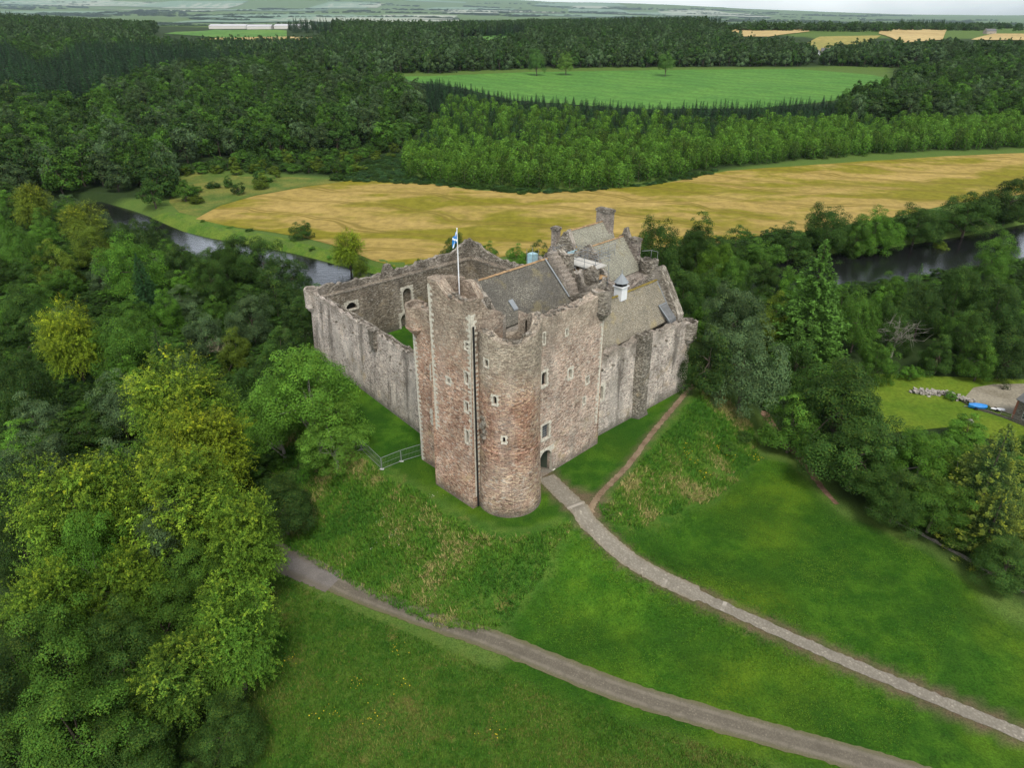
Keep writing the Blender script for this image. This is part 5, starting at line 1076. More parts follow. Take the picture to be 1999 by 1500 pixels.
# ---------------------------------------------------------------- woods: the nearest trees one by one, the rest as one mass of each kind
def scatter(poly, sp, seed, margin=0, hole=()):
    r = np.random.RandomState(seed); xs = [p[0] for p in poly]; ys = [p[1] for p in poly]; X, Y = np.meshgrid(np.arange(min(xs), max(xs), sp), np.arange(min(ys), max(ys), sp)); X = (X+r.uniform(-.42, .42, X.shape)*sp).ravel(); Y = (Y+r.uniform(-.42, .42, Y.shape)*sp).ravel()
    k = sdist(X, Y, [p[:2] for p in poly]) < -margin
    for h in hole: k &= sdist(X, Y, [p[:2] for p in h]) > 4
    a = np.abs(X/np.maximum(Y, 1)); k &= (a < .98) & (polyd(X, Y, RIVER)[0] > RW+2.5); return X[k], Y[k]
def geo_mass(name, X, Y, keys, hs, Rs, tints, seed):
    """one object of many trees: points that carry copies of a few tree meshes"""
    r = np.random.RandomState(seed); n = len(X); me = D.meshes.new(name); me.vertices.add(n); me.vertices.foreach_set('co', np.column_stack([X, Y, H(X, Y)-.2]).astype('f').ravel())
    def at(nm, ty, v): a = me.attributes.new(nm, ty, 'POINT'); a.data.foreach_set({'FLOAT_VECTOR': 'vector', 'FLOAT_COLOR': 'color', 'FLOAT': 'value', 'INT': 'value'}[ty], np.asarray(v).ravel())
    R0, h0 = proto(keys[0])[1:]; hh = r.uniform(*hs, n); rr = r.uniform(*Rs, n); tt = np.array([TINT[t] for t in tints])[r.randint(0, len(tints), n)]*r.uniform(.75, 1.3, n)[:, None]
    at('scl', 'FLOAT_VECTOR', np.column_stack([rr/R0, rr/R0, hh/h0]).astype('f')); at('rot', 'FLOAT_VECTOR', np.column_stack([0*X, 0*X, r.uniform(0, 6.28, n)]).astype('f')); at('pick', 'INT', r.randint(0, len(keys), n).astype('i')); at('tint', 'FLOAT_COLOR', np.column_stack([tt, np.ones(n)]).astype('f'))
    o = D.objects.new(name, me); link(o); o['kind'] = 'stuff'
    ng = D.node_groups.new(name, 'GeometryNodeTree'); ng.interface.new_socket('Geometry', in_out='INPUT', socket_type='NodeSocketGeometry'); ng.interface.new_socket('Geometry', in_out='OUTPUT', socket_type='NodeSocketGeometry')
    N = ng.nodes; gi, go = N.new('NodeGroupInput'), N.new('NodeGroupOutput'); ip = N.new('GeometryNodeInstanceOnPoints'); j = N.new('GeometryNodeGeometryToInstance'); ng.links.new(gi.outputs[0], ip.inputs['Points'])
    for k in keys[::-1]:
        src = D.objects.new('tree_source', proto(k)[0][0]); oi = N.new('GeometryNodeObjectInfo'); oi.inputs['Object'].default_value = src; ng.links.new(oi.outputs['Geometry'], j.inputs[0])
    ng.links.new(j.outputs[0], ip.inputs['Instance']); ip.inputs['Pick Instance'].default_value = True
    for nm, ty, sk in (('scl', 'FLOAT_VECTOR', 'Scale'), ('rot', 'FLOAT_VECTOR', 'Rotation'), ('pick', 'INT', 'Instance Index')):
        na = N.new('GeometryNodeInputNamedAttribute'); na.data_type = ty; na.inputs['Name'].default_value = nm; ng.links.new([s for s in na.outputs if s.enabled][0], ip.inputs[sk])
    ng.links.new(ip.outputs[0], go.inputs[0]); md = o.modifiers.new('trees', 'NODES'); md.node_group = ng; return o
def forest(X, Y, n_single, name, keys, hs, Rs, tints, label, group, mass, seed):
    """the n_single nearest stand alone, the others in one mass"""
    d = np.hypot(X, Y); o = np.argsort(d); X, Y = X[o], Y[o]; r = np.random.RandomState(seed); Z = H(X[:n_single], Y[:n_single])
    for x, y, z in zip(X[:n_single], Y[:n_single], Z): k = keys[r.randint(len(keys))]; tree(name, k[0], (x, y, z), r.uniform(*Rs), r.uniform(*hs), tints[r.randint(len(tints))], label, 'tree', group, var=k[1])
    if len(X) > n_single+5: geo_mass(mass, X[n_single:], Y[n_single:], keys, hs, Rs, tints, seed+1)
far5 = [('far', i) for i in range(5)]; vfar4 = [('vfar', i) for i in range(4)]; fsp = [('fspr', i) for i in range(3)]; bir = [('birch', i) for i in range(5)]
# fill of the left wood and right wood between the trees placed above
def clear_of(X, Y, f=.75):
    k = np.ones(len(X), bool)
    for x, y, R in PLACED: k &= np.hypot(X-x, Y-y) > R*f+1.2
    return X[k], Y[k]
X, Y = scatter(WOODL, 11, 31, 3.5); k = sdist(X, Y, MOUND) > 13; X, Y = clear_of(X[k], Y[k]); k = (Y > 30) & (np.abs(X/Y) < .95) ; X, Y = X[k], Y[k]
for x, y in zip(X, Y): tree('broadleaf_tree', 'oak_m' if y > 75 else 'near', (x, y, Hs(x, y)), RT.uniform(3.6, 5.4), RT.uniform(7.5, 11.5), ('deep', 'mid', 'mid', 'grey', 'deep', 'fresh')[RT.randint(6)], 'lesser green tree half hidden among the larger crowns of the left wood', 'tree', 'lesser trees of the left wood')
GARD = [gz(*p, -8.5) for p in [(1560,860),(1640,728),(1830,700),(2200,735),(2400,960),(1850,850)]]; CLR = [gz(*p, -8.5) for p in [(1650,720),(1700,665),(1800,660),(1850,700),(1830,735)]]
X, Y = scatter(WOODR, 9.5, 32, 4, (GARD, CLR)); k = (sdist(X, Y, MOUND) > 11) & ~((X > 85) & (polyd(X, Y, RIVER)[0] < 34)); X, Y = clear_of(X[k], Y[k], .85); k = np.abs(X/Y) < .92; X, Y = X[k], Y[k]
for x, y in zip(X, Y): tree('broadleaf_tree', 'oak_m', (x, y, Hs(x, y)), RT.uniform(3.2, 4.6), RT.uniform(6.5, 10.5) if y > 120 else RT.uniform(4, 6), ('deep', 'mid', 'dark', 'fresh')[RT.randint(4)], 'lesser green tree half hidden among the larger crowns right of the castle', 'tree', 'lesser trees of the right wood')
# far bank hedge trees, right
# birch plantation and the spruces at its back
FB = gps([(786,318),(800,350),(900,362),(1010,368),(1110,372),(1210,368),(1300,352),(1420,328),(1560,314),(1700,304),(1850,296),(2000,288),(2400,280),(2400,232),(1900,250),(1500,245),(1250,245),(1000,225),(880,200),(850,240)])
X, Y = scatter(FB, 4.9, 41, 0); dpt = Y-np.interp(X, [-110, -60, 0, 80, 150, 250, 350], [305, 312, 312, 325, 355, 395, 430]); gap = wob(X, Y, 14)+np.random.RandomState(7).normal(0, .5, len(X)) > -1.25; bk = (dpt > 75+35*wob(X, Y, 30)) & (np.random.RandomState(8).uniform(0, 1, len(X)) < .62); geo_mass('spruce_plantation', X[bk & gap], Y[bk & gap], fsp+bir[:2], (6.5, 12), (1.9, 3.4), ('pine', 'conif', 'deep', 'mid'), 49); X, Y = X[gap & ~bk], Y[gap & ~bk]; forest(X, Y, 290, 'birch_tree', bir, (6, 11.5), (2.1, 3.8), ('birch', 'birch', 'mid', 'fresh', 'deep', 'fresh', 'birch'), 'young pale stemmed birch in the front rows of the plantation behind the barley', 'plantation birches', 'birch_plantation', 42)
FS = gps([(850,236),(880,198),(1000,224),(1250,244),(1500,244),(1640,240),(1640,208),(1480,220),(1250,222),(1000,204),(900,180),(840,168),(800,190)])
X, Y = scatter(FS, 5.2, 43); forest(X, Y, 120, 'spruce_tree', fsp, (5.5, 10.5), (1.8, 2.9), ('pine', 'conif', 'pine'), 'small dark spruce in the rows between the birches and the green pasture', 'plantation spruces', 'spruce_plantation', 44)
FR = gps([(1640,240),(1900,250),(2400,232),(2600,200),(2400,150),(1990,130),(1745,165),(1735,185),(1640,207)])
FL = gps([(-600,400),(-200,400),(0,392),(150,398),(225,405),(330,395),(345,360),(330,330),(420,312),(540,312),(640,300),(700,284),(785,300),(800,280),(840,240),(800,185),(740,165),(600,166),(600,148),(200,100),(-300,100),(-800,140)])
CP = [gps(q) for q in ([(20,190),(170,110),(330,112),(330,150),(120,230)], [(330,112),(700,96),(700,122),(330,150)], [(-400,200),(20,110),(100,160),(-200,300)])]
for q in CP[:2]: pass
Xc, Yc = map(np.concatenate, zip(*[scatter(q, 6.5, 48+i) for i, q in enumerate(CP)])); geo_mass('conifer_block', Xc, Yc, fsp, (13, 24), (2.6, 4.2), ('pine', 'conif', 'pine'), 58)
X1, Y1 = scatter(FL, 11.0, 45, 0, CP); X2, Y2 = scatter(FR, 11, 46); X, Y = np.r_[X1, X2], np.r_[Y1, Y2]
n_b = 300-sum(1 for o in D.objects if o.name.startswith('broadleaf_tree'))
forest(X, Y, max(n_b, 40), 'broadleaf_tree', far5, (10, 21), (4.6, 9.2), ('deep', 'dark', 'dull', 'mid', 'deep', 'dull', 'grey', 'deep', 'mid'), 'tree in the near edge of the broad dark wood beyond the river', 'trees at the near edge of the far wood', 'far_wood', 47)
# distant woods, hedgerow trees and shelter belts
FARF = [gps(p) for p in ([(870,98),(900,72),(1020,66),(1030,82),(960,100)], [(300,100),(310,60),(640,54),(660,84),(600,98)])]
FA = gps([(640,142),(860,143),(1030,134),(1300,131),(1560,129),(1592,120),(1560,108),(1440,92),(1390,64),(1300,52),(1150,50),(1000,58),(860,64),(700,80),(640,100)])
FBK = gps([(-700,140),(-300,98),(200,98),(600,146),(640,140),(760,100),(850,62),(640,58),(300,60),(200,54),(-200,54),(-700,54)])
FCK = gps([(1600,128),(1740,132),(2000,128),(2700,128),(2700,108),(1900,108),(1740,108),(1620,114)])
X1, Y1 = scatter(FA, 10.5, 51, 0, FARF); X2, Y2 = scatter(FBK, 10.5, 52, 0, FARF); X3, Y3 = scatter(FCK, 9.5, 53)
geo_mass('distant_wood', np.r_[X1, X2, X3], np.r_[Y1, Y2, Y3], vfar4, (14, 24), (5, 8.5), ('deep', 'dark', 'dull', 'dull', 'dark', 'grey'), 54)
r = np.random.RandomState(61)
def band(n, a0, a1, y0, y1):
    y = r.uniform(y0, y1, n); return r.uniform(a0, a1, n)*y, y
X, Y = map(np.concatenate, zip(band(1500, -1.05, -.56, 1350, 2000), band(1100, -.10, .27, 1380, 1750), band(170, -.29, -.16, 1500, 1800), band(150, .5, .56, 1900, 2100)))
geo_mass('conifer_belt', X, Y, fsp, (15, 25), (3.0, 4.6), ('pine', 'conif', 'pine'), 62)
X, Y = [], []
for k in range(95):
    a, y = r.uniform(-.95, .95), r.uniform(1150, 3900); th = r.uniform(-.5, .5); n = r.randint(8, 40); ln = r.uniform(60, 330); t = r.uniform(-.5, .5, n)*ln
    X.append(a*y+t*math.cos(th)); Y.append(y+t*math.sin(th)+r.normal(0, 5, n))
for k in range(26):
    a, y = r.uniform(.28, 1.0), r.uniform(1500, 2900); n = r.randint(25, 70); X.append(a*y+r.normal(0, 38, n)); Y.append(y+r.normal(0, 26, n))
X, Y = np.concatenate(X), np.concatenate(Y); k = (Y > 1080) & ~((X/Y > -.56) & (X/Y < -.30) & (Y < 2300)) & ~((X/Y > .27) & (Y < 1500))
for f in FARF: k &= sdist(X, Y, [p[:2] for p in f]) > 3
geo_mass('hedgerow_trees', X[k], Y[k], vfar4, (8, 18), (4, 8), ('deep', 'dark', 'deep', 'grey'), 63)
X, Y = [], []
for k in range(150):
    a, y = r.uniform(-.95, .6), r.uniform(5000, 22500); th = r.uniform(-.6, .6); n = r.randint(10, 60); ln = r.uniform(350, 2600); t = r.uniform(-.5, .5, n)*ln; X.append(a*y+t*math.cos(th)); Y.append(y+t*math.sin(th)+r.normal(0, 14, n))
geo_mass('hill_woods', np.concatenate(X), np.concatenate(Y), vfar4, (18, 34), (28, 64), ('deep', 'dark'), 64)
X, Y = scatter(gps([(640,352),(700,318),(785,300),(800,345),(900,360),(1010,368),(1110,372),(1210,368),(1300,350),(1400,332),(1400,338),(1300,358),(1150,374),(1010,379),(850,362),(700,354)]), 3.2, 66); geo_mass('bracken', X, Y, far5[:2], (.9, 1.8), (1.6, 2.8), ('deep', 'conif', 'deep'), 67)
X, Y = scatter([p[:2] for p in SCRUB], 7.5, 68); k = np.random.RandomState(4).uniform(0, 1, len(X)) < .3; X3, Y3 = scatter(gps([(345,340),(420,322),(540,310),(640,300),(700,286),(785,300),(740,318),(690,345),(620,340),(480,342)]), 7, 75); X, Y = np.r_[X[k], X3], np.r_[Y[k], Y3]; k = np.ones(len(X), bool); geo_mass('meadow_scrub', X[k], Y[k], far5[:3], (2.5, 7), (2.2, 4.2), ('mid', 'deep', 'olive'), 69)
X, Y = scatter([p[:2] for p in BANKL], 4.0, 70); k = np.random.RandomState(5).uniform(0, 1, len(X)) < .25; geo_mass('bank_scrub', X[k], Y[k], far5[:3], (.4, 1.3), (.8, 1.7), ('mid', 'fresh', 'olive'), 71)
r = np.random.RandomState(76); k = np.linspace(0, len(rc)-1, 900); cx, cy = np.interp(k, range(len(rc)), rc[:, 0]), np.interp(k, range(len(rc)), rc[:, 1]); qx, qy = np.interp(k, range(len(rc)), rn[:, 0]), np.interp(k, range(len(rc)), rn[:, 1]); sg = np.sign(qy); o_ = r.uniform(17.5, 24, 900); keep = cx > 52
X, Y = (cx+qx*sg*o_+r.normal(0, 1, 900))[keep], (cy+qy*sg*o_+r.normal(0, 1, 900))[keep]; geo_mass('bank_bushes', X[::2], Y[::2], far5[:4], (2.5, 6.5), (2.4, 4.2), ('deep', 'mid', 'deep', 'dark'), 77)
# undergrowth under the two woods
X, Y = map(np.concatenate, zip(scatter(WOODL, 3.0, 72, 2), scatter(WOODR, 3.4, 73, 2.5, (GARD, CLR)))); k = (sdist(X, Y, MOUND) > 9) & (Y > 33); geo_mass('undergrowth', X[k], Y[k], far5[:3], (1.2, 3.2), (1.4, 2.6), ('deep', 'dark', 'mid'), 74)

# ---------------------------------------------------------------- long grass and flowers
def m_blade():
    t = NT('grass blades'); return t.done(t.attr('tone').outputs['Color'], .8, .15)
M['blade'] = m_blade()
def tufts(name, X, Y, hs, cols, seed, nb=6, w=.05, lean=.45, mask=None):
    r = np.random.RandomState(seed); n = len(X); Z = H(X, Y); hh = r.uniform(*hs, n); c = np.array(cols); g = .5+.5*np.clip(wob(X, Y, 3.2)+.5*wob(X+40, Y, 1.1), -1, 1); g = np.clip(g+r.normal(0, .2, n), 0, .999); ci = (g*len(c)).astype(int); base = c[ci]
    k = np.repeat(np.arange(n), nb); m = len(k); a = r.uniform(0, 6.2832, m); ox, oy = r.normal(0, .14, m), r.normal(0, .14, m); H2 = hh[k]*r.uniform(.6, 1.2, m); px, py, pz = X[k]+ox, Y[k]+oy, Z[k]-.03; ln = lean*H2*r.uniform(.3, 1.4, m); wx, wy = -np.sin(a)*w, np.cos(a)*w
    V = np.stack([np.stack([px+wx, py+wy, pz], 1), np.stack([px-wx, py-wy, pz], 1), np.stack([px+np.cos(a)*ln, py+np.sin(a)*ln, pz+H2], 1)], 1).reshape(-1, 3)
    T = np.clip(base[k]*r.uniform(.7, 1.3, m)[:, None], 0, 1); T = np.repeat(np.column_stack([T, np.ones(m)]), 3, 0)
    o = npmesh(name, V, np.arange(3*m).reshape(m, 3), [M['blade']], T); o['kind'] = 'stuff'; return o
def sample(poly, n, seed, keep=lambda x, y: np.ones(len(x), bool)):
    r = np.random.RandomState(seed); xs = [p[0] for p in poly]; ys = [p[1] for p in poly]; X = r.uniform(min(xs), max(xs), n*4); Y = r.uniform(min(ys), max(ys), n*4); k = inside(X, Y, poly); X, Y = X[k], Y[k]; k = keep(X, Y); return X[k][:n], Y[k][:n]
sl_keep = lambda x, y: (sdist(x, y, MOUND) > .4+.5*wob(x, y, 2.5)) & (polyd(x, y, PATH)[0] > 2.6) & (sdist(x, y, LAWN)+.8*wob(x, y, 2.6) > -.3) & (y < 125)
X, Y = sample(SLOPE, 34000, 81, sl_keep)
tufts('tall_grass', X, Y, (.25, .62), [(.036,.112,.010), (.046,.135,.011), (.058,.155,.012), (.072,.17,.013), (.09,.175,.017), (.12,.185,.027), (.27,.24,.085)], 82, 6, .055, .9)
rk = polyd(X, Y, ROAD)[0]
X, Y = sample(MEADOW, 26000, 83, lambda x, y: (polyd(x, y, ROAD)[0] > 2.3) & (y > 30) & (np.abs(x) < y*1.0))
tufts('rough_grass', X, Y, (.12, .40), [(.032,.10,.008), (.044,.122,.009), (.058,.14,.011), (.078,.15,.014), (.125,.15,.03)], 84, 5, .05)
# short turf over the lawns and mound top
lk = lambda x, y: (polyd(x, y, ROAD)[0] > 1.95) & (polyd(x, y, PATH)[0] > 1.75) & (y > 33) & (np.abs(x) < y*.9)
X, Y = sample(LAWN, 52000, 85, lk); tufts('turf', X, Y, (.05, .11), [(.028,.092,.005), (.040,.118,.007), (.052,.135,.008), (.08,.155,.009)], 86, 4, .07, 1.0)
def flowers(name, pts, n, spread, col, seed, size=.16, zo=.5):
    r = np.random.RandomState(seed); P = []
    for (px, py, z) in pts:
        x, y = gz(px, py, z); P.append(np.column_stack([x+r.normal(0, spread, n), y+r.normal(0, spread*.8, n)]))
    P = np.concatenate(P); z = H(P[:, 0], P[:, 1])+zo*r.uniform(.5, 1.1, len(P)); V, Q = leaf_quads(r, np.column_stack([P, z]), rdir(r, len(P))+(0, 0, .9), size, 1.); o = npmesh(name, V, Q, [M['blade']], np.tile([[*col, 1.]], (len(Q), 1))*np.column_stack([r.uniform(.7, 1.1, len(Q))]*3+[np.ones(len(Q))])); o['kind'] = 'stuff'
flowers('yellow_ragwort', [(1345,888,-2.5),(1372,905,-3),(1408,868,-3.5),(1480,885,-6),(1425,880,-4.5)], 26, .7, (.62,.48,.02), 91)
flowers('yellow_ragwort', [(780,1335,-6.5),(640,1395,-6.5),(730,1405,-6.5),(960,1435,-6.6),(770,1265,-6.5),(560,1290,-6.5),(690,1340,-6.5)], 22, .9, (.52,.42,.03), 92, .13, .35)
flowers('white_umbels', [(735,1010,-2),(772,1045,-3.5),(780,1065,-4),(730,1050,-3.5),(850,985,-1)], 9, .5, (.45,.44,.36), 93, .11, .6)

# ---------------------------------------------------------------- smaller things
def up(p, z=0): return Vector((p[0], p[1], p[2]+z))
# site fence beside the towers
fpx = [(664,886), (706,882), (746,920), (784,905), (823,893)]; FPt = [Vector((*gz(*p, -.3), 0)) for p in fpx]; FPt = [Vector((p.x, p.y, Hs(p.x, p.y))) for p in FPt]
FEN = empty('mesh_fence', FPt[2], 'thin galvanised mesh fence panels standing on the grass beside the left tower', 'fence')
for i in range(len(FPt)-1):
    a, b = FPt[i], FPt[i+1]; mb = MB(); hh = 2.0; z = Vector((0, 0, 1)); a0 = a.lerp(b, .015); b0 = a.lerp(b, .985)
    for q in (a0, b0): mb.tube([q, q+z*hh], .035, 5)
    for k in (.12, 1.0, hh): mb.tube([a0+z*k, b0+z*k], .035 if k != 1. else .015, 5)
    n = int((b-a).length/.22)
    for k in range(1, n): q = a0.lerp(b0, k/n); mb.tube([q+z*.12, q+z*hh], .008, 3)
    mb.build('panel', M['steel'], FEN); mb = MB(); mb.box(lambda x, y, w: (a.x+x, a.y+y, a.z+w), -.3, .3, -.1, .1, -.02, .14); mb.build('foot_block', M['gravelgrey'], FEN)
HPt = [Vector((*gz(*p, -.4)[:2], 0)) for p in [(556,722), (555,694), (574,672), (612,651)]]; HPt = [Vector((p.x, p.y, Hs(p.x, p.y))) for p in HPt]
HR = empty('handrail', HPt[1], 'grey metal handrail along the path behind the left curtain wall', 'handrail'); mb = MB(); mb2 = MB()
for i in range(3):
    a, b = HPt[i], HPt[i+1]
    for z in (.55, 1.1): mb.tube([a+Vector((0,0,z)), b+Vector((0,0,z))], .05, 5)
mb.build('rail', M['steel'], HR)
for i in range(3):
    for k in range(4): q = HPt[i].lerp(HPt[i+1], k/4); mb = MB(); mb.tube([q-Vector((0,0,.3)), q+Vector((0,0,1.12))], .045, 5); mb.build('post', M['steel'], HR)
# low bank wall under the right-hand trees
WP = [gz(*p, -7.3) for p in [(1690,995), (1740,1022), (1800,1052), (1880,1098), (1960,1145), (2060,1200)]]; wc = smooth_line(WP, 10); ws = np.concatenate([[0], np.cumsum(np.linalg.norm(np.diff(wc, axis=0), axis=1))]); mb = MB()
def fLW(s, z, d):
    x, y = np.interp(s, ws, wc[:, 0]), np.interp(s, ws, wc[:, 1]); e = .3; tx, ty = np.interp(s+e, ws, wc[:, 0])-np.interp(s-e, ws, wc[:, 0]), np.interp(s+e, ws, wc[:, 1])-np.interp(s-e, ws, wc[:, 1]); q = math.hypot(tx, ty)+1e-9; x -= ty/q*-d; y += tx/q*d; return (x+ty/q*0, y, Hs(x, y)+z)
wall(mb, fLW, .4, ws[-1]-.4, -.4, rag([(0,.22),(ws[-1],.28)], 95, .16, .14, .5), .55, col=.45); tag(mb.build('stone_wall', M['dark']), 'low tumbled stone wall along the lawn under the right hand trees', 'wall')
# garden by the mill: stone heap, boulder, boats, house, wall
HP = gps([(1815,772), (1850,770), (1880,782)]); r = np.random.RandomState(12); mb = MB(); line = smooth_line(gps([(1788,768), (1820,770), (1850,772), (1888,786)]), 12)
for k in range(190):
    q = line[r.randint(len(line))]+r.normal(0, .42, 2); t = r.uniform(0, 3.1); a, b, c = r.uniform(.25, .7, 3); z0 = Hs(q[0], q[1])+r.uniform(-.1, .55); g = lambda x, y, z: (q[0]+x*math.cos(t)-y*math.sin(t), q[1]+x*math.sin(t)+y*math.cos(t), z0+z+x*.25); mb.box(g, -a/2, a/2, -b/2, b/2, 0, c*.6, 0, .08, r)
tag(mb.build('rubble_heap', M['rock']), 'long heap of broken stones on the garden lawn', 'stone heap')
def blob(name, p, sx, sy, sz, mat, label, cat, seed, rot=0):
    r = np.random.RandomState(seed); n, m = 12, 7; V = []; Q = []
    for j in range(m):
        ph = -.35+1.9*j/(m-1)
        for i in range(n): a = 6.2832*i/n; k = 1+r.normal(0, .07); V.append((p[0]+k*sx*math.cos(ph)*math.cos(a+rot), p[1]+k*sy*math.cos(ph)*math.sin(a+rot), p[2]+k*sz*math.sin(min(ph, 1.57))))
    for j in range(m-1):
        for i in range(n): Q.append((j*n+i, j*n+(i+1) % n, (j+1)*n+(i+1) % n, (j+1)*n+i))
    return tag(npmesh(name, V, Q, [mat], smooth=False), label, cat)
blob('boulder', gps([(1893,826)])[0], .75, .6, .75, M['rock'], 'grey boulder on the garden lawn below the boats', 'boulder', 3)
pb, pw = gps([(1906,799), (1947,803)]); yaw = math.atan2(pw[1]-pb[1], pw[0]-pb[0])
def boat(name, p, ln, wd, ht, mat, label, cover):
    o = empty(name, p, label, 'boat'); g = lambda x, y, z: (p[0]+x*math.cos(yaw)-y*math.sin(yaw), p[1]+x*math.sin(yaw)+y*math.cos(yaw), p[2]+z); mb = MB(); n = 12; rows = []
    for i in range(n+1):
        t = i/n; w = wd/2*(math.sin(math.pi*min(t*.62+.10, 1)) if t < .95 else .55); x = -ln/2+ln*t; top = ht*(.78+.16*abs(2*t-1)); pk = ht*(1.15+.25*math.sin(math.pi*t)) if cover else top*.92
        rows.append([g(x, -w*.15, .28), g(x, -w*.7, .35), g(x, -w, top), g(x, -w*.45, (top+pk)/2+.06 if cover else top-.10), g(x, 0, pk if cover else top-.2), g(x, w*.45, (top+pk)/2+.06 if cover else top-.10), g(x, w, top), g(x, w*.7, .35), g(x, w*.15, .28)])
    for i in range(n):
        for k in range(8): mb.face([rows[i][k], rows[i+1][k], rows[i+1][k+1], rows[i][k+1]], mi=1 if 2 <= k <= 5 else 0)
    mb.face(rows[0]); mb.face(rows[-1][::-1]); mb.build('hull', [M['white'] if not cover else M['blue'], mat], o, True)
    for s in (-1, 1):
        mb = MB(); c = [g(-.3+.3*math.cos(a*.5236), s*wd*.42-.09, .3+.3*math.sin(a*.5236)) for a in range(12)]; d = [g(-.3+.3*math.cos(a*.5236), s*wd*.42+.09, .3+.3*math.sin(a*.5236)) for a in range(12)]; mb.prism(c, d); mb.build('wheel', M['rubber'], o)
    mb = MB(); mb.tube([g(-ln*.3, 0, .3), g(-ln*.72, 0, .4)], .05, 5); mb.tube([g(-ln*.7, 0, .42), g(-ln*.7, 0, .0)], .04, 5); mb.build('trailer_bar', M['steel'], o)
boat('covered_boat', pb, 3.1, 1.5, .95, M['blue'], 'boat under a bright blue tarpaulin at the edge of the gravel yard', True); boat('dinghy', pw, 2.5, 1.1, .55, M['white'], 'white dinghy beside the blue covered boat', False)
gw2 = gps([(1868,780), (1900,798), (1950,814), (2000,834), (2080,872)]); gl = smooth_line(gw2, 8); gs = np.concatenate([[0], np.cumsum(np.linalg.norm(np.diff(gl, axis=0), axis=1))]); mb = MB()
def fGW(s, z, d): x, y = np.interp(s, gs, gl[:, 0]), np.interp(s, gs, gl[:, 1]); return (x, y+d, Hs(x, y)+z)
wall(mb, fGW, .1, gs[-1]-.1, -.3, rag([(0,.35),(gs[-1],.7)], 97, .08, .08), .4, col=.5); tag(mb.build('stone_wall', M['dark']), 'low dark stone wall along the near edge of the gravel yard', 'wall')
FE2 = empty('post_fence', up(gw2[3]), 'short timber post and rail fence on the dark yard wall by the house', 'fence')
for k in range(6):
    s = gs[-1]*(.42+.09*k); p = Vector(fGW(s, .55, .2)); mb = MB(); mb.tube([p, p+Vector((0,0,.85))], .06, 5); mb.build('post', M['palebark'], FE2)
for z in (.9, 1.3): mb = MB(); mb.tube([Vector(fGW(gs[-1]*(.42+.09*k), z, .2)) for k in range(6)], .04, 5); mb.build('rail', M['palebark'], FE2)
def house(name, p, a, ln, dp, eave, ridge, wallm, roofm, label, trim=None, wins=(), chim=True, cat='house'):
    """gabled house: corner p, front running along the angle a, depth to its left"""
    o = empty(name, p, label, cat); g = lambda x, y, z: (p[0]+x*math.cos(a)-y*math.sin(a), p[1]+x*math.sin(a)+y*math.cos(a), p[2]+z); mb = MB()
    for y, sg in ((0, 1), (dp, -1)): mb.face([g(0, y, -1), g(ln, y, -1), g(ln, y, eave), g(0, y, eave)][::sg])
    for x, sg in ((0, -1), (ln, 1)): mb.face([g(x, 0, -1), g(x, dp, -1), g(x, dp, eave), g(x, dp/2, ridge), g(x, 0, eave)][::sg])
    mb.build('wall', wallm, o); mb = MB(); e = .35*min(1, dp/8)
    for y, sg in ((0, -1), (dp, 1)):
        q = [g(-e, y+sg*e, eave-e*.7), g(ln+e, y+sg*e, eave-e*.7), g(ln+e, dp/2, ridge+.06), g(-e, dp/2, ridge+.06)]; mb.prism(q, [(x, yy, z+.14) for x, yy, z in q])
    rf = mb.build('roof', roofm, o)
    if chim: mb = MB(); mb.box(g, .2, .9, dp/2-.5, dp/2+.5, ridge-.6, ridge+1.0); mb.build('chimney', wallm, rf)
    if trim:
        mb = MB(); mb.box(g, -.05, .35, -.05, .3, -.8, eave-.1); mb.box(g, -.05, .35, dp-.3, dp+.05, -.8, eave-.1); mb.build('corner_trim', trim, o)
    for (x, z, w, h) in wins:
        mb = MB(); mb.box(g, x, x+w, -.05, .02, z, z+h); wn_ = mb.build('window', M['white'], o)
        for i in range(2):
            for j in range(2): mb = MB(); mb.box(g, x+.08+i*(w-.08)/2, x+(i+1)*(w-.08)/2, -.065, -.045, z+.08+j*(h-.08)/2, z+(j+1)*(h-.08)/2); mb.build('glazing', M['glass'], wn_)
    return o
M['harl'] = m_stone('pink harled rubble', (.58,.47,.43), (.45,.33,.29), (.66,.60,.56), stain=.1, pale=.35, course=(.6,.4))
hp = gps([(1973,818), (2003,833)]); ha = math.atan2(hp[1][1]-hp[0][1], hp[1][0]-hp[0][0])
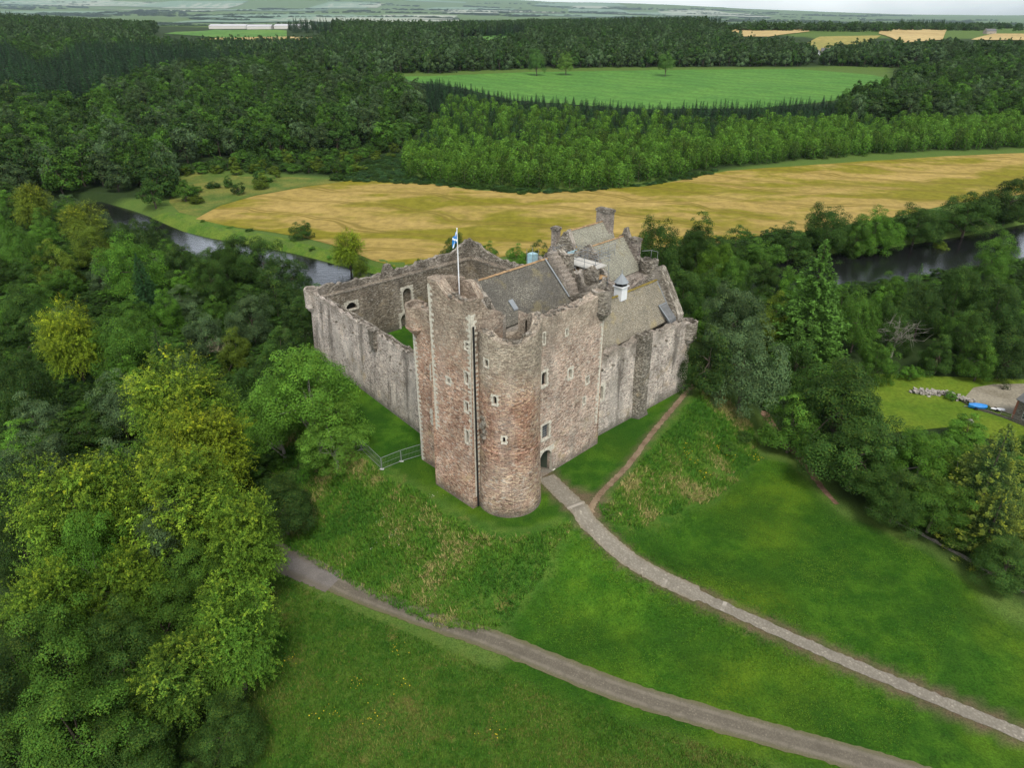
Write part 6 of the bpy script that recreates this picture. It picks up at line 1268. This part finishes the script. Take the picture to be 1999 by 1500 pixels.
house('cottage', hp[0], ha, 12, 5.5, 4.2, 6.6, M['harl'], M['slategrey'], 'pink rubble cottage with slate roof at the right edge of the gravel yard', M['brickred'], [(1.8, 1.0, 1.1, 1.5), (1.9, 2.9, 1.0, 1.1), (5, 1, 1.1, 1.5)])
def far_house(px, py, ln, dp, e, rg, wm, rm, label, ang, cat='house', chim=True, name='farmhouse'): p = gps([(px, py)])[0]; house(name, p, ang, ln, dp, e, rg, wm, rm, label, None, (), chim, cat)
far_house(408, 56, 95, 34, 7, 11, M['board'], M['shed'], 'long open fronted farm shed at the left of the distant farm', .0, 'farm shed', False, 'farm_shed'); far_house(482, 57, 60, 30, 7, 11, M['board'], M['shed'], 'middle pale farm shed of the distant farm', .02, 'farm shed', False, 'farm_shed'); far_house(535, 56, 85, 34, 7, 11, M['board'], M['shed'], 'right hand pale farm shed of the distant farm', -.02, 'farm shed', False, 'farm_shed')
far_house(1592, 108, 9, 7, 4, 7, M['white'], M['slategrey'], 'white cottage among the trees beyond the pasture', .5); far_house(1602, 105, 12, 7, 4, 7.5, M['grey'], M['slategrey'], 'grey cottage beside the white one beyond the pasture', -.3); far_house(1712, 46, 26, 12, 6, 10, M['grey'], M['slategrey'], 'distant farmhouse on the skyline above a pale field', .1); far_house(1925, 66, 22, 9, 5, 9, M['grey'], M['slategrey'], 'distant grey farmhouse between pale fields at the right', .2)

# ---------------------------------------------------------------- the air
mb = MB(); mb.box(IDF, -46000, 46000, -900, 38000, -16, 1750); hz = mb.build('haze', []); hz['kind'] = 'stuff'
hm = D.materials.new('haze'); hm.use_nodes = True; ht = hm.node_tree; ht.nodes.clear(); ho = ht.nodes.new('ShaderNodeOutputMaterial'); hv = ht.nodes.new('ShaderNodeVolumePrincipled'); hv.inputs['Color'].default_value = (.72, .90, 1.0, 1); hv.inputs['Density'].default_value = 2.1e-5; hv.inputs['Anisotropy'].default_value = .2; ht.links.new(hv.outputs[0], ho.inputs['Volume']); hz.data.materials.append(hm)
